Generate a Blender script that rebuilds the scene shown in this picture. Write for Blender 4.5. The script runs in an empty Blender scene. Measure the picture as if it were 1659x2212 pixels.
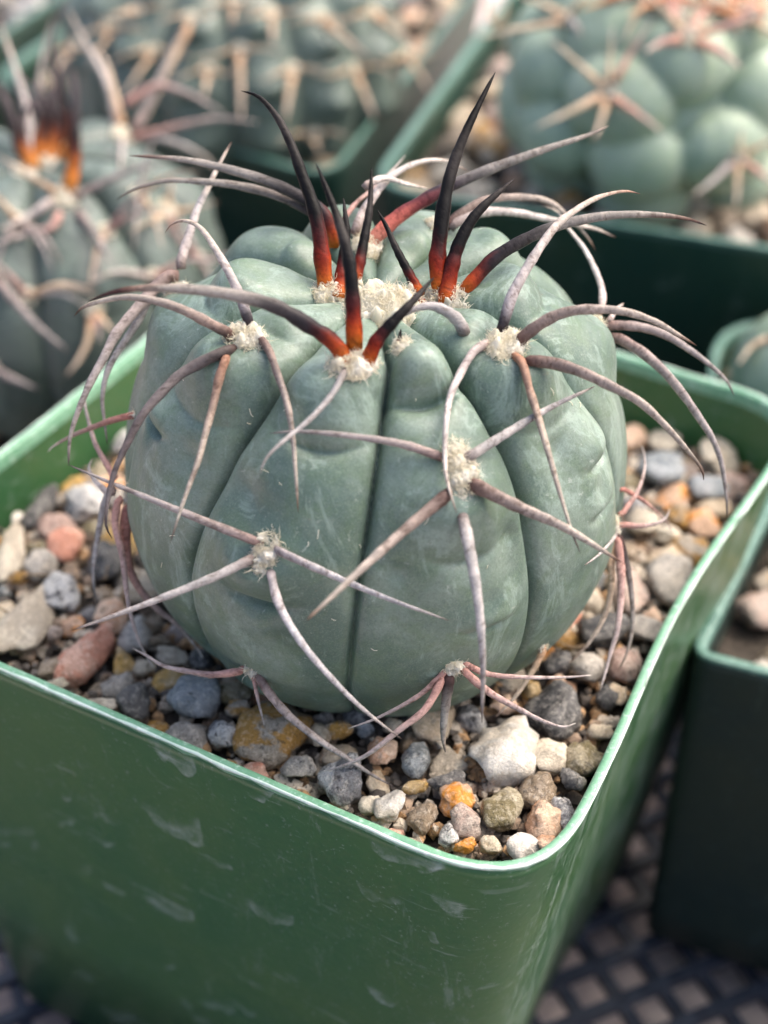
import bpy, math, random
import numpy as np
from mathutils import Vector, noise as mnoise
from mathutils.bvhtree import BVHTree

random.seed(7); rng = np.random.default_rng(7)
S = 0.01                                   # all lengths below are written in centimetres
sc = bpy.context.scene
COL = sc.collection

# ------------------------------------------------------------------ camera
W0, H0, FPX = 1659.0, 2212.0, 3100.0       # picture units used for measuring
PITCH = math.radians(38.5); DIST = 19.57
FWD = np.array([0, math.cos(PITCH), -math.sin(PITCH)])
RGT = np.array([1.0, 0, 0]); UPV = np.cross(RGT, FWD)
CAM = -FWD * DIST
cd = bpy.data.cameras.new('camera'); cam = bpy.data.objects.new('camera', cd); COL.objects.link(cam)
cam.location = Vector(CAM * S)
cam.rotation_euler = (math.radians(90) - PITCH, 0, 0)
cd.sensor_fit = 'AUTO'; cd.sensor_width = 36.0; cd.lens = 36.0 * FPX / H0
cd.clip_start = 0.005; cd.clip_end = 50.0
cd.dof.use_dof = True; cd.dof.focus_distance = 15.8 * S; cd.dof.aperture_fstop = 14.5
cd.dof.aperture_blades = 0
sc.camera = cam

# ------------------------------------------------------------------ world, sun, exposure
SUN_EL, SUN_AZ = math.radians(56), math.radians(68)
w = bpy.data.worlds.new('World'); sc.world = w; w.use_nodes = True
wn = w.node_tree; bg = wn.nodes['Background']
sky = wn.nodes.new('ShaderNodeTexSky'); sky.sky_type = 'NISHITA'; sky.sun_disc = False
sky.sun_elevation = SUN_EL; sky.sun_rotation = SUN_AZ; sky.dust_density = 6.0; sky.air_density = .9; sky.ozone_density = .5
wn.links.new(sky.outputs[0], bg.inputs[0]); bg.inputs[1].default_value = 0.15
sd = bpy.data.lights.new('sun', 'SUN'); sun = bpy.data.objects.new('sun', sd); COL.objects.link(sun)
sd.energy = 1.5; sd.angle = math.radians(58); sd.color = (1.0, 0.93, 0.83)
sv = Vector((math.sin(SUN_AZ) * math.cos(SUN_EL), math.cos(SUN_AZ) * math.cos(SUN_EL), math.sin(SUN_EL)))
sun.rotation_euler = sv.to_track_quat('Z', 'Y').to_euler()
sun.location = sv
vs = sc.view_settings; vs.view_transform = 'Standard'; vs.look = 'None'; vs.gamma = 1.0; vs.exposure = 1.08
vs.use_curve_mapping = False
sc.cycles.max_bounces = 6; sc.cycles.diffuse_bounces = 3; sc.cycles.glossy_bounces = 3; sc.cycles.transmission_bounces = 3; sc.cycles.use_denoising = True

# ------------------------------------------------------------------ measuring helpers
def ray(x, y): return FWD + RGT * ((x - W0 / 2) / FPX) - UPV * ((y - H0 / 2) / FPX)   # unit depth along the view axis
def at(x, y, depth): return CAM + ray(x, y) * depth
def on_plane(x, y, z):
    d = ray(x, y); return CAM + d * ((z - CAM[2]) / d[2])
def depth_of(p): return float((np.asarray(p) - CAM) @ FWD)
def cmpx(p): return FPX / depth_of(p)      # picture units per centimetre at a point

# ------------------------------------------------------------------ object helpers
ORG = {}
def tag(o, label=None, cat=None, group=None, kind=None):
    if label: o['label'] = label
    if cat: o['category'] = cat
    if group: o['group'] = group
    if kind: o['kind'] = kind
    return o
def empty(name, org, label=None, cat=None, group=None):
    o = bpy.data.objects.new(name, None); COL.objects.link(o); o.empty_display_size = 0.005
    o.location = Vector(np.asarray(org, float) * S); ORG[o] = np.asarray(org, float)
    return tag(o, label, cat, group)
def link(o, parent, org):
    COL.objects.link(o); org = np.asarray(org, float); ORG[o] = org
    if parent is not None:
        o.parent = parent; o.location = Vector((org - ORG[parent]) * S)
    else: o.location = Vector(org * S)
    return o
def mesh_obj(name, verts, faces, mat, parent=None, org=None, smooth=True, cols=None, alpha=None):
    v = np.asarray(verts, float); org = v.mean(0) if org is None else np.asarray(org, float)
    me = bpy.data.meshes.new(name)
    me.from_pydata(((v - org) * S).tolist(), [], faces if isinstance(faces, list) else faces.tolist())
    if smooth: me.polygons.foreach_set('use_smooth', [True] * len(me.polygons))
    if cols is not None:
        ca = me.color_attributes.new('Col', 'FLOAT_COLOR', 'POINT')
        c4 = np.ones((len(v), 4), np.float32); c4[:, :3] = cols
        if alpha is not None: c4[:, 3] = alpha
        ca.data.foreach_set('color', c4.ravel())
    me.materials.append(mat); me.update()
    return link(bpy.data.objects.new(name, me), parent, org)

# ------------------------------------------------------------------ node helpers
def new_mat(name):
    m = bpy.data.materials.new(name); m.use_nodes = True
    nt = m.node_tree; return m, nt, nt.nodes['Principled BSDF']
def N(nt, t, **kw):
    n = nt.nodes.new(t)
    for k, v in kw.items():
        if k.startswith('i_'):
            key = k[2:]; key = int(key) if key.isdigit() else key.replace('_', ' ')
            n.inputs[key].default_value = v
        else: setattr(n, k, v)
    return n
def ramp(nt, fac, stops, interp='LINEAR'):
    r = nt.nodes.new('ShaderNodeValToRGB'); r.color_ramp.interpolation = interp
    el = r.color_ramp.elements
    while len(el) < len(stops): el.new(0.5)
    for e, (p, c) in zip(el, stops):
        e.position = p; e.color = (c, c, c, 1) if not hasattr(c, '__len__') else (*c, 1)
    nt.links.new(fac, r.inputs[0]); return r.outputs[0]
def mix(nt, fac, a, b, mode='MIX'):
    m = nt.nodes.new('ShaderNodeMix'); m.data_type = 'RGBA'; m.blend_type = mode
    for sock, v in ((m.inputs[0], fac), (m.inputs[6], a), (m.inputs[7], b)):
        if hasattr(v, 'links') or hasattr(v, 'is_linked'): nt.links.new(v, sock)
        elif hasattr(v, '__len__'): sock.default_value = (*v, 1)
        else: sock.default_value = v
    return m.outputs[2]
def mth(nt, op, a, b=None, clamp=False):
    m = nt.nodes.new('ShaderNodeMath'); m.operation = op; m.use_clamp = clamp
    for s_, v in ((m.inputs[0], a), (m.inputs[1], b)):
        if v is None: continue
        if hasattr(v, 'is_linked'): nt.links.new(v, s_)
        else: s_.default_value = v
    return m.outputs[0]
def coords(nt, scale=(1, 1, 1), src='Object', rot=(0, 0, 0)):
    t = nt.nodes.new('ShaderNodeTexCoord'); mp = nt.nodes.new('ShaderNodeMapping')
    mp.inputs['Scale'].default_value = scale; mp.inputs['Rotation'].default_value = rot
    nt.links.new(t.outputs[src], mp.inputs[0]); return mp.outputs[0]
def noise(nt, vec, scale, detail=4, rough=.55, dist=0, w=None):
    n = nt.nodes.new('ShaderNodeTexNoise')
    if w is not None: n.noise_dimensions = '4D'; nt.links.new(w, n.inputs['W'])
    n.inputs['Scale'].default_value = scale; n.inputs['Detail'].default_value = detail
    n.inputs['Roughness'].default_value = rough; n.inputs['Distortion'].default_value = dist
    nt.links.new(vec, n.inputs['Vector']); return n.outputs[0]
def bump(nt, h, strength, dist_cm, normal=None):
    b = nt.nodes.new('ShaderNodeBump'); b.inputs['Strength'].default_value = strength
    b.inputs['Distance'].default_value = dist_cm * S; nt.links.new(h, b.inputs['Height'])
    if normal is not None: nt.links.new(normal, b.inputs['Normal'])
    return b.outputs[0]

# ------------------------------------------------------------------ materials
def skin_mat(name, c1, c2, c3, dusty=.5):
    m, nt, b = new_mat(name); L = nt.links
    v = coords(nt, (100, 100, 100))                       # object space in centimetres
    big = noise(nt, v, .75, 5, .62, .4)
    col = mix(nt, ramp(nt, big, [(.42, 0), (.58, 1)]), c1, c2)
    mott = noise(nt, v, 2.6, 6, .65, .6)
    col = mix(nt, ramp(nt, mott, [(.46, 0), (.64, .6)]), col, c3)
    gr = noise(nt, v, 26, 3, .6)
    col = mix(nt, ramp(nt, gr, [(.40, .22), (.5, 0)]), col, tuple(x * .55 for x in c1))
    gr2 = noise(nt, v, 55, 2, .5)
    col = mix(nt, ramp(nt, gr2, [(.53, 0), (.63, .10 * dusty)]), col, (.5, .56, .52))
    # rubbed bloom and thin pale scratches
    sc1 = noise(nt, coords(nt, (100, 100, 40), rot=(.3, .5, .2)), 1.5, 8, .72, 1.2)
    scr = ramp(nt, sc1, [(.53, 0), (.60, .45 * dusty), (.63, .15 * dusty)])
    col = mix(nt, scr, col, (.36, .46, .40))
    sp = noise(nt, v, 9, 3, .7, .8)
    col = mix(nt, ramp(nt, sp, [(.65, 0), (.71, .3 * dusty)]), col, (.6, .64, .58))
    ck = noise(nt, v, 5.5, 6, .75, 1.0)
    col = mix(nt, ramp(nt, ck, [(.655, 0), (.70, .55 * dusty)]), col, (.20, .165, .105))
    L.new(col, b.inputs['Base Color'])
    b.inputs['Roughness'].default_value = .44; b.inputs['Specular IOR Level'].default_value = .5
    b.inputs['Subsurface Weight'].default_value = .12; b.inputs['Subsurface Radius'].default_value = (.5, 1, .4)
    b.inputs['Subsurface Scale'].default_value = .0012
    h1 = bump(nt, noise(nt, v, 32, 3, .6), .28, .014)
    h2 = bump(nt, noise(nt, v, 2.2, 3, .5), .3, .10, h1)
    L.new(h2, b.inputs['Normal'])
    return m
M_SKIN = skin_mat('cactus_skin', (.106, .162, .128), (.195, .258, .210), (.124, .190, .112), 1.0)
M_SKIN_DARK = skin_mat('dark_cactus_skin', (.095, .130, .112), (.140, .180, .155), (.105, .145, .105), .6)
M_SKIN_BLUE = skin_mat('blue_cactus_skin', (.29, .38, .285), (.39, .48, .365), (.29, .38, .235), .5)
M_SKIN_DULL = skin_mat('dull_cactus_skin', (.070, .096, .086), (.120, .150, .132), (.08, .11, .085), .6)

def spine_mat():
    m, nt, b = new_mat('spine'); L = nt.links
    a = nt.nodes.new('ShaderNodeAttribute'); a.attribute_name = 'Col'
    v = coords(nt, (100, 100, 100))
    oi = nt.nodes.new('ShaderNodeObjectInfo')
    along = mth(nt, 'ADD', mth(nt, 'MULTIPLY', a.outputs['Alpha'], .55), mth(nt, 'MULTIPLY', oi.outputs['Random'], 60.0))
    cv = nt.nodes.new('ShaderNodeCombineXYZ'); L.new(along, cv.inputs[0])
    cn = nt.nodes.new('ShaderNodeVectorMath'); cn.operation = 'MULTIPLY_ADD'; L.new(v, cn.inputs[0]); cn.inputs[1].default_value = (.9, .9, .9); L.new(cv.outputs[0], cn.inputs[2])
    n1 = noise(nt, cn.outputs[0], 4.5, 6, .75); n2 = noise(nt, v, 26, 4, .65); n3 = noise(nt, cn.outputs[0], 11, 4, .7)
    c = mix(nt, ramp(nt, n1, [(.47, .0), (.57, .8)]), a.outputs[0], mix(nt, 1.0, a.outputs[0], (1.55, 1.52, 1.48), 'MULTIPLY'))
    c = mix(nt, ramp(nt, n3, [(.36, .75), (.47, 0)]), c, mix(nt, 1.0, a.outputs[0], (.45, .39, .36), 'MULTIPLY'))
    c = mix(nt, ramp(nt, n2, [(.38, .4), (.5, 0)]), c, mix(nt, 1.0, c, (.5, .46, .44), 'MULTIPLY'))
    L.new(c, b.inputs['Base Color']); b.inputs['Roughness'].default_value = .45
    b.inputs['Specular IOR Level'].default_value = .14
    L.new(bump(nt, n3, .5, .02), b.inputs['Normal'])
    return m
M_SPINE = spine_mat()
def wool_mat():
    m, nt, b = new_mat('areole_wool'); v = coords(nt, (100, 100, 100))
    c = mix(nt, ramp(nt, noise(nt, v, 7, 4, .6), [(.42, 0), (.58, 1)]), (.95, .88, .71), (.99, .97, .90))
    nt.links.new(c, b.inputs['Base Color']); b.inputs['Roughness'].default_value = .85
    b.inputs['Specular IOR Level'].default_value = .2
    tr = N(nt, 'ShaderNodeBsdfTranslucent'); tr.inputs[0].default_value = (1.0, .95, .82, 1)
    mx = N(nt, 'ShaderNodeMixShader', i_0=.5); nt.links.new(b.outputs[0], mx.inputs[1]); nt.links.new(tr.outputs[0], mx.inputs[2])
    nt.links.new(mx.outputs[0], nt.nodes['Material Output'].inputs[0])
    return m
M_WOOL = wool_mat()

def stone_mat():
    m, nt, b = new_mat('stone'); L = nt.links
    oi = nt.nodes.new('ShaderNodeObjectInfo'); at_ = nt.nodes.new('ShaderNodeAttribute')
    at_.attribute_type = 'OBJECT'; at_.attribute_name = 'tint'
    wv = mth(nt, 'MULTIPLY', oi.outputs['Random'], 50.0)
    g = nt.nodes.new('ShaderNodeNewGeometry'); mp = nt.nodes.new('ShaderNodeMapping'); mp.inputs['Scale'].default_value = (100, 100, 100)
    L.new(g.outputs['Position'], mp.inputs[0]); v = mp.outputs[0]
    n1 = noise(nt, v, 2.0, 6, .65, .6, wv)
    c = mix(nt, ramp(nt, n1, [(.47, 0), (.53, 1)]), oi.outputs['Color'], at_.outputs['Color'])
    n2 = noise(nt, v, 11, 5, .7, .4, wv)
    c = mix(nt, mth(nt, 'MULTIPLY', ramp(nt, n2, [(.38, .9), (.45, 0)]), oi.outputs['Alpha'], True), c, (.035, .033, .034))
    n3 = noise(nt, v, 16, 5, .7, .3, wv)
    c = mix(nt, ramp(nt, n3, [(.52, 0), (.60, .7)]), c, mix(nt, .5, mix(nt, 1.0, c, (1.9, 1.85, 1.75), 'MULTIPLY'), (.62, .58, .52)))
    n5 = noise(nt, v, 40, 3, .6)
    c = mix(nt, mth(nt, 'MULTIPLY', ramp(nt, n5, [(.40, .55), (.52, 0)]), oi.outputs['Alpha'], True), c, mix(nt, 1.0, c, (.4, .38, .36), 'MULTIPLY'))
    L.new(c, b.inputs['Base Color'])
    L.new(ramp(nt, n2, [(.3, .75), (.7, .48)]), b.inputs['Roughness'])
    b.inputs['Specular IOR Level'].default_value = .4
    h = bump(nt, noise(nt, v, 6, 6, .7, .4, wv), .9, .10); h = bump(nt, noise(nt, v, 34, 4, .7), .8, .025, h)
    L.new(h, b.inputs['Normal'])
    return m
M_STONE = stone_mat()
def soil_mat():
    m, nt, b = new_mat('gritty_soil'); v = coords(nt, (100, 100, 100))
    n1 = noise(nt, v, 6, 6, .7)
    c = mix(nt, ramp(nt, n1, [(.35, 0), (.65, 1)]), (.022, .018, .015), (.09, .072, .055))
    nt.links.new(c, b.inputs['Base Color']); b.inputs['Roughness'].default_value = .95
    nt.links.new(bump(nt, n1, 1.0, .1), b.inputs['Normal']); return m
M_SOIL = soil_mat()
def grit_mat():
    m, nt, b = new_mat('fine_grit'); v = coords(nt, (100, 100, 100))
    vo = nt.nodes.new('ShaderNodeTexVoronoi'); vo.inputs['Scale'].default_value = 4.0; nt.links.new(v, vo.inputs['Vector'])
    c = ramp(nt, vo.outputs['Color'], [(0, (.10, .085, .072)), (.3, (.34, .25, .18)), (.5, (.52, .45, .36)), (.7, (.46, .28, .14)), (.9, (.20, .18, .165))], 'CONSTANT')
    nt.links.new(mix(nt, ramp(nt, noise(nt, v, 18, 4, .7), [(.38, .7), (.5, 0)]), c, (.05, .042, .035)), b.inputs['Base Color'])
    b.inputs['Roughness'].default_value = .8; return m
M_GRIT = grit_mat()

def pot_mat(name, base, trans=.22, scuff=1.0, rough=.34):
    m, nt, b = new_mat(name); L = nt.links
    v = coords(nt, (100, 100, 100))
    big = noise(nt, v, .35, 4, .6, .5)
    c = mix(nt, ramp(nt, big, [(.35, 0), (.68, 1)]), base, (base[0] * 1.45 + .012, base[1] * 1.12 + .008, base[2] * 1.02))
    # old water spots: crescents
    def crescents(scale, seed, r0, r1, down, keep):
        mp = nt.nodes.new('ShaderNodeMapping'); mp.inputs['Location'].default_value = seed; L.new(v, mp.inputs[0])
        wob = nt.nodes.new('ShaderNodeTexNoise'); wob.inputs['Scale'].default_value = 1.6; L.new(mp.outputs[0], wob.inputs['Vector'])
        ad = nt.nodes.new('ShaderNodeVectorMath'); ad.operation = 'MULTIPLY_ADD'
        L.new(wob.outputs['Color'], ad.inputs[0]); ad.inputs[1].default_value = (.75, .75, .75); L.new(mp.outputs[0], ad.inputs[2])
        vo = nt.nodes.new('ShaderNodeTexVoronoi'); vo.inputs['Scale'].default_value = scale; L.new(ad.outputs[0], vo.inputs['Vector'])
        sub = nt.nodes.new('ShaderNodeVectorMath'); sub.operation = 'SUBTRACT'; L.new(ad.outputs[0], sub.inputs[0]); 
        # voronoi position comes back in input space
        L.new(vo.outputs['Position'], sub.inputs[1])
        dt = nt.nodes.new('ShaderNodeVectorMath'); dt.operation = 'DOT_PRODUCT'; L.new(sub.outputs[0], dt.inputs[0]); dt.inputs[1].default_value = down
        ring = ramp(nt, vo.outputs['Distance'], [(0, .12), (r0, .12), (r1, 1), (min(r1 + .035, 1), 0)])
        half = mth(nt, 'MULTIPLY', dt.outputs['Value'], 9.0 * scale / 1.4, True)
        sx = nt.nodes.new('ShaderNodeSeparateColor'); L.new(vo.outputs['Color'], sx.inputs[0])
        pick = mth(nt, 'GREATER_THAN', sx.outputs[0], 1 - keep)
        soft = noise(nt, v, 5, 4, .7)
        return mth(nt, 'MULTIPLY', mth(nt, 'MULTIPLY', mth(nt, 'MULTIPLY', ring, half, True), pick), ramp(nt, soft, [(.32, 0), (.62, 1)]))
    k1 = crescents(.75, (3, 1, 2), .12, .30, (.35, 0, -.9), .32)
    k2 = mth(nt, 'ADD', crescents(1.7, (7, 5, 1), .06, .26, (.75, 0, -.6), .22), crescents(1.1, (1, 9, 4), .05, .22, (-.2, 0, -.95), .2))
    sc_ = noise(nt, coords(nt, (100, 100, 22), rot=(.0, .35, .3)), 3.0, 6, .75, .4)
    scr = ramp(nt, sc_, [(.60, 0), (.70, .42 * scuff)])
    dst = ramp(nt, noise(nt, v, 14, 4, .75), [(.60, 0), (.68, .7 * scuff)])
    fs = noise(nt, coords(nt, (14, 14, 100), rot=(.5, .42, .2)), 9.0, 4, .6, .2)
    dst = mth(nt, 'ADD', dst, mth(nt, 'MULTIPLY', ramp(nt, fs, [(.62, 0), (.66, .5 * scuff)]), ramp(nt, noise(nt, v, .8, 3, .6), [(.48, 0), (.58, 1)])), True)
    fac = mth(nt, 'ADD', mth(nt, 'MULTIPLY', mth(nt, 'ADD', k1, k2), .50 * scuff), mth(nt, 'ADD', mth(nt, 'MULTIPLY', scr, .55), mth(nt, 'MULTIPLY', dst, .5)), True)
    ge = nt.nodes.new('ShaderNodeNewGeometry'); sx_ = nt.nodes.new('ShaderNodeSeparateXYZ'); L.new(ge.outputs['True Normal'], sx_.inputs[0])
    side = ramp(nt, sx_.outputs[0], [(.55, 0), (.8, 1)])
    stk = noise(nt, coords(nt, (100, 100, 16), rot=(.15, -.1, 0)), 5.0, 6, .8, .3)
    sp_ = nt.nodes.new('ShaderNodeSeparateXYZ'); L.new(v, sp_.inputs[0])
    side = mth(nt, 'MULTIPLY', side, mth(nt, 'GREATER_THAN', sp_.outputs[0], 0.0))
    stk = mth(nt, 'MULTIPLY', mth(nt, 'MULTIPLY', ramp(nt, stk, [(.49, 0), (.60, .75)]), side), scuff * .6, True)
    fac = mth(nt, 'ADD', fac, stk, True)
    c = mix(nt, fac, c, (.42, .50, .46))
    L.new(c, b.inputs['Base Color'])
    L.new(mth(nt, 'ADD', mth(nt, 'MULTIPLY', fac, .35), mth(nt, 'ADD', rough, mth(nt, 'MULTIPLY', big, .12))), b.inputs['Roughness'])
    b.inputs['Specular IOR Level'].default_value = .45
    L.new(bump(nt, noise(nt, v, .9, 4, .6), .3, .08), b.inputs['Normal'])
    tr = N(nt, 'ShaderNodeBsdfTranslucent'); tr.inputs[0].default_value = (base[0] * 2.2, min(1, base[1] * 2.6), base[2] * 2.0, 1)
    mx = N(nt, 'ShaderNodeMixShader', i_0=trans); L.new(b.outputs[0], mx.inputs[1]); L.new(tr.outputs[0], mx.inputs[2])
    L.new(mx.outputs[0], nt.nodes['Material Output'].inputs[0])
    return m
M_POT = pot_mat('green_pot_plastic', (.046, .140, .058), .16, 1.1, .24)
M_POT_DARK = pot_mat('shade_darkened_green_pot_plastic', (.010, .046, .036), .06, .4, .4)  # bluish green plastic, darkened so the neighbours' shade sits in the colour
def rim_mat(name, c1, c2, edge):
    m, nt, b = new_mat(name); L = nt.links; v = coords(nt, (100, 100, 100))
    n1 = noise(nt, v, 2.2, 6, .7, .4)
    c = mix(nt, ramp(nt, n1, [(.38, 0), (.66, 1)]), c1, c2)
    c = mix(nt, ramp(nt, noise(nt, v, 9, 5, .75), [(.54, 0), (.66, .8)]), c, edge)
    L.new(c, b.inputs['Base Color']); b.inputs['Roughness'].default_value = .42
    L.new(bump(nt, noise(nt, v, 12, 4, .7), .4, .02), b.inputs['Normal']); return m
M_RIM = rim_mat('worn_green_rim', (.13, .31, .19), (.20, .40, .27), (.45, .62, .52))
M_POT_SHADE = pot_mat('deep_shade_pot_plastic', (.004, .018, .017), .03, .3, .5)  # near-black base colour paints in the deep shade on the right-hand pot
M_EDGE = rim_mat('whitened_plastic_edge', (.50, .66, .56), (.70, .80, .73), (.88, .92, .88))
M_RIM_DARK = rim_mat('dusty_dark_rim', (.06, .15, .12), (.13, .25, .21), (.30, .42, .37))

# ------------------------------------------------------------------ square pots
def rounded_quad(corners, rad, n_arc=14, n_side=40, bow=(0, 0, 0, 0)):
    P = [np.asarray(c, float)[:2] for c in corners]; out = []
    k = len(P); arcs = []
    for i in range(k):
        p, a, b = P[i], P[i - 1], P[(i + 1) % k]
        da = (a - p) / np.linalg.norm(a - p); db = (b - p) / np.linalg.norm(b - p)
        s = p + da * rad; e = p + db * rad
        arcs.append([(1 - t) ** 2 * s + 2 * t * (1 - t) * (p * .94 + .03 * (s + e)) + t * t * e for t in np.linspace(0, 1, n_arc)])
    for i in range(k):
        out += arcs[i]; s = arcs[i][-1]; e = arcs[(i + 1) % k][0]
        nv = sum(P) / k - (s + e) / 2; dv = (e - s) / np.linalg.norm(e - s); nv = nv - dv * (nv @ dv); nv /= np.linalg.norm(nv)
        out += [s + (e - s) * t + nv * bow[i] * math.sin(math.pi * t) ** 2 for t in np.linspace(0, 1, n_side + 2)[1:-1]]
    return np.array(out)
def sweep(profile_rings):
    n = len(profile_rings[0]); v = np.concatenate(profile_rings); f = []
    for r in range(len(profile_rings) - 1):
        a = r * n; b = a + n
        f += [(a + i, a + (i + 1) % n, b + (i + 1) % n, b + i) for i in range(n)]
    return v, f
def inset(path, d):
    nx = np.roll(path, -1, 0) - np.roll(path, 1, 0); nrm = np.stack([-nx[:, 1], nx[:, 0]], 1)
    nrm /= np.linalg.norm(nrm, axis=1)[:, None] + 1e-9
    c = path.mean(0)
    if ((c - path) * nrm).sum() < 0: nrm = -nrm
    return path + nrm * d
def make_pot(corners, zrim, zbot, taper, label, mat, rmat, rad=1.25, thick=.10, group=None, jag=0.0, wave=0.0, bshift=(0, 0), bow=(0, 0, 0, 0)):
    path = rounded_quad(corners, rad, bow=bow); c = path.mean(0)
    pot = empty('square_pot', (c[0], c[1], zbot), label, 'pot', group)
    zz = [0, -.25, -.8, -1.6, -2.6, -4, -6, zbot - zrim]
    def ring(off, z, sag=0):
        s = 1 - (1 - taper) * (z / (zbot - zrim)); p = c + (inset(path, off) - c) * s + np.array(bshift) * (z / (zbot - zrim))
        h = np.full((len(p), 1), zrim + z)
        if wave: h[:, 0] += wave * np.sin(np.linspace(0, 2 * math.pi * 5, len(p), endpoint=False) + 1.0) * max(0, 1 + z)
        return np.concatenate([p, h], 1)
    top = -.05
    outer = [ring(0.012, z if i else top) for i, z in enumerate(zz)]
    bottom = [c + (inset(path, .6) - c) * taper]
    bt = [np.concatenate([c + np.array(bshift) + (inset(path, .0) - c) * taper * k, np.full((len(path), 1), zbot)], 1) for k in (.9, .02)]
    inner = [ring(thick, z if i else top) for i, z in enumerate(zz)]
    bi = [np.concatenate([c + np.array(bshift) + (inset(path, thick) - c) * taper * k, np.full((len(path), 1), zbot + .1)], 1) for k in (.9, .02)]
    v, f = sweep(list(reversed(inner + bi)) + outer + bt)
    mesh_obj('wall', v, f, mat, pot, (c[0], c[1], zbot))
    prof = [(thick + .014, -.22), (thick + .012, -.04), (thick - .005, -.008), (thick * .6, .004), (.022, .0), (.006, -.012), (.004, -.045), (.010, -.075), (.024, -.08)]
    rings = []
    for k, (o, z) in enumerate(prof):
        r = ring(o, z); r[:, 2] += 0
        if jag:
            for i in range(len(r)):
                q = Vector(r[i]) 
                j = mnoise.noise(q * 3.1) * .6 + mnoise.noise(q * 9.7) * .5
                if k >= 4: r[i, 2] += jag * (j - .1) * (.5 if k < 6 else 1.2)
        rings.append(r)
    v, f = sweep(rings)
    mesh_obj('rim', v, f, rmat, pot, (c[0], c[1], zrim))
    if jag:                                 # whitened, chipped outer arris
        rings = []
        for k, (o, z) in enumerate([(.026, .004), (.016, .008), (.006, .006), (-.004, -.008), (-.002, -.022), (.008, -.028)]):
            r = ring(o, z)
            for i in range(len(r)):
                q = Vector(r[i]); j = mnoise.noise(q * 2.3) * .7 + mnoise.noise(q * 8.1) * .5
                r[i, 2] += jag * (mnoise.noise(q * 3.1) * .6 + mnoise.noise(q * 9.7) * .5 - .1) * .5
                if k in (0, 1): r[i, :2] += (c - r[i, :2]) / np.linalg.norm(c - r[i, :2]) * .034 * j
                if k >= 4: r[i, 2] -= .03 * j
            rings.append(r)
        v, f = sweep(rings); mesh_obj('worn_edge', v, f, M_EDGE, pot, (c[0], c[1], zrim))
    return pot, path, c

# ------------------------------------------------------------------ setting: ground under the tray, mesh tray
ZB = -9.0
def ground():
    m, nt, b = new_mat('tan_concrete'); v = coords(nt, (100, 100, 100))
    n1 = noise(nt, v, .25, 5, .6)
    c = mix(nt, ramp(nt, n1, [(.4, 0), (.6, 1)]), (.60, .49, .46), (.72, .62, .58))
    c = mix(nt, ramp(nt, noise(nt, v, .16, 3, .5), [(.58, 0), (.66, .8)]), c, (.30, .12, .08))
    nt.links.new(c, b.inputs['Base Color']); b.inputs['Roughness'].default_value = .9
    nt.links.new(bump(nt, noise(nt, v, 3, 6, .7), .5, .1), b.inputs['Normal'])
    n = 24; xs = np.linspace(-70, 70, n); ys = np.linspace(-45, 110, n)
    vv = [(x, y, ZB - 1.2) for y in ys for x in xs]
    ff = [(j * n + i, j * n + i + 1, (j + 1) * n + i + 1, (j + 1) * n + i) for j in range(n - 1) for i in range(n - 1)]
    tag(mesh_obj('ground', vv, ff, m, None, (0, 0, ZB - 1.2)), kind='structure')
ground()
def tray():
    m, nt, b = new_mat('black_tray_plastic'); v = coords(nt, (100, 100, 100))
    nt.links.new(mix(nt, ramp(nt, noise(nt, v, 4, 5, .7), [(.45, 0), (.7, 1)]), (.012, .017, .030), (.035, .045, .065)), b.inputs['Base Color'])
    b.inputs['Roughness'].default_value = .38
    cx, cy = 4.0, 6.0; root = empty('mesh_tray', (cx, cy, ZB - .35), 'black plastic mesh tray that the green pots stand on', 'tray')
    L = 46.0; wd, ht = .11, .09; sp = .55
    base = None; ang = math.radians(24)
    for dirn in (0, 1):
        for k in range(-30, 31):
            if base is None:
                xs = [(-L / 2, -wd, -ht), (-L / 2, wd, -ht), (-L / 2, wd, ht), (-L / 2, -wd, ht), (L / 2, -wd, -ht), (L / 2, wd, -ht), (L / 2, wd, ht), (L / 2, -wd, ht)]
                fs = [(0, 1, 2, 3), (7, 6, 5, 4), (0, 4, 5, 1), (1, 5, 6, 2), (2, 6, 7, 3), (3, 7, 4, 0)]
                base = mesh_obj('bar', xs, fs, m, None, (0, 0, 0), smooth=False); o = base; o.parent = root
            else:
                o = base.copy(); COL.objects.link(o)
            o.parent = root
            a = ang + dirn * math.pi / 2
            off = np.array([-math.sin(a), math.cos(a)]) * k * sp * 1.4
            o.location = Vector((off[0] * S, off[1] * S, (.0 if dirn else .13) * S)); o.rotation_euler = (0, 0, a)
tray()

# ------------------------------------------------------------------ front pot
RIMZ = 0.0
PC = dict(N=on_plane(1160, 1950, 0), R=on_plane(1752, 876, 0), B=on_plane(562, 539, 0), L=on_plane(-407, 1274, 0))
pot, POTPATH, POTC = make_pot([PC['N'], PC['R'], PC['B'], PC['L']], RIMZ, ZB, .84,
    'scuffed green plastic square pot in front, holding the cactus that is in focus', M_POT, M_RIM, rad=1.2, thick=.11, group=None, jag=.075, wave=.03, bshift=(-.38, -.05), bow=(.20, .0, .05, .04))

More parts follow.
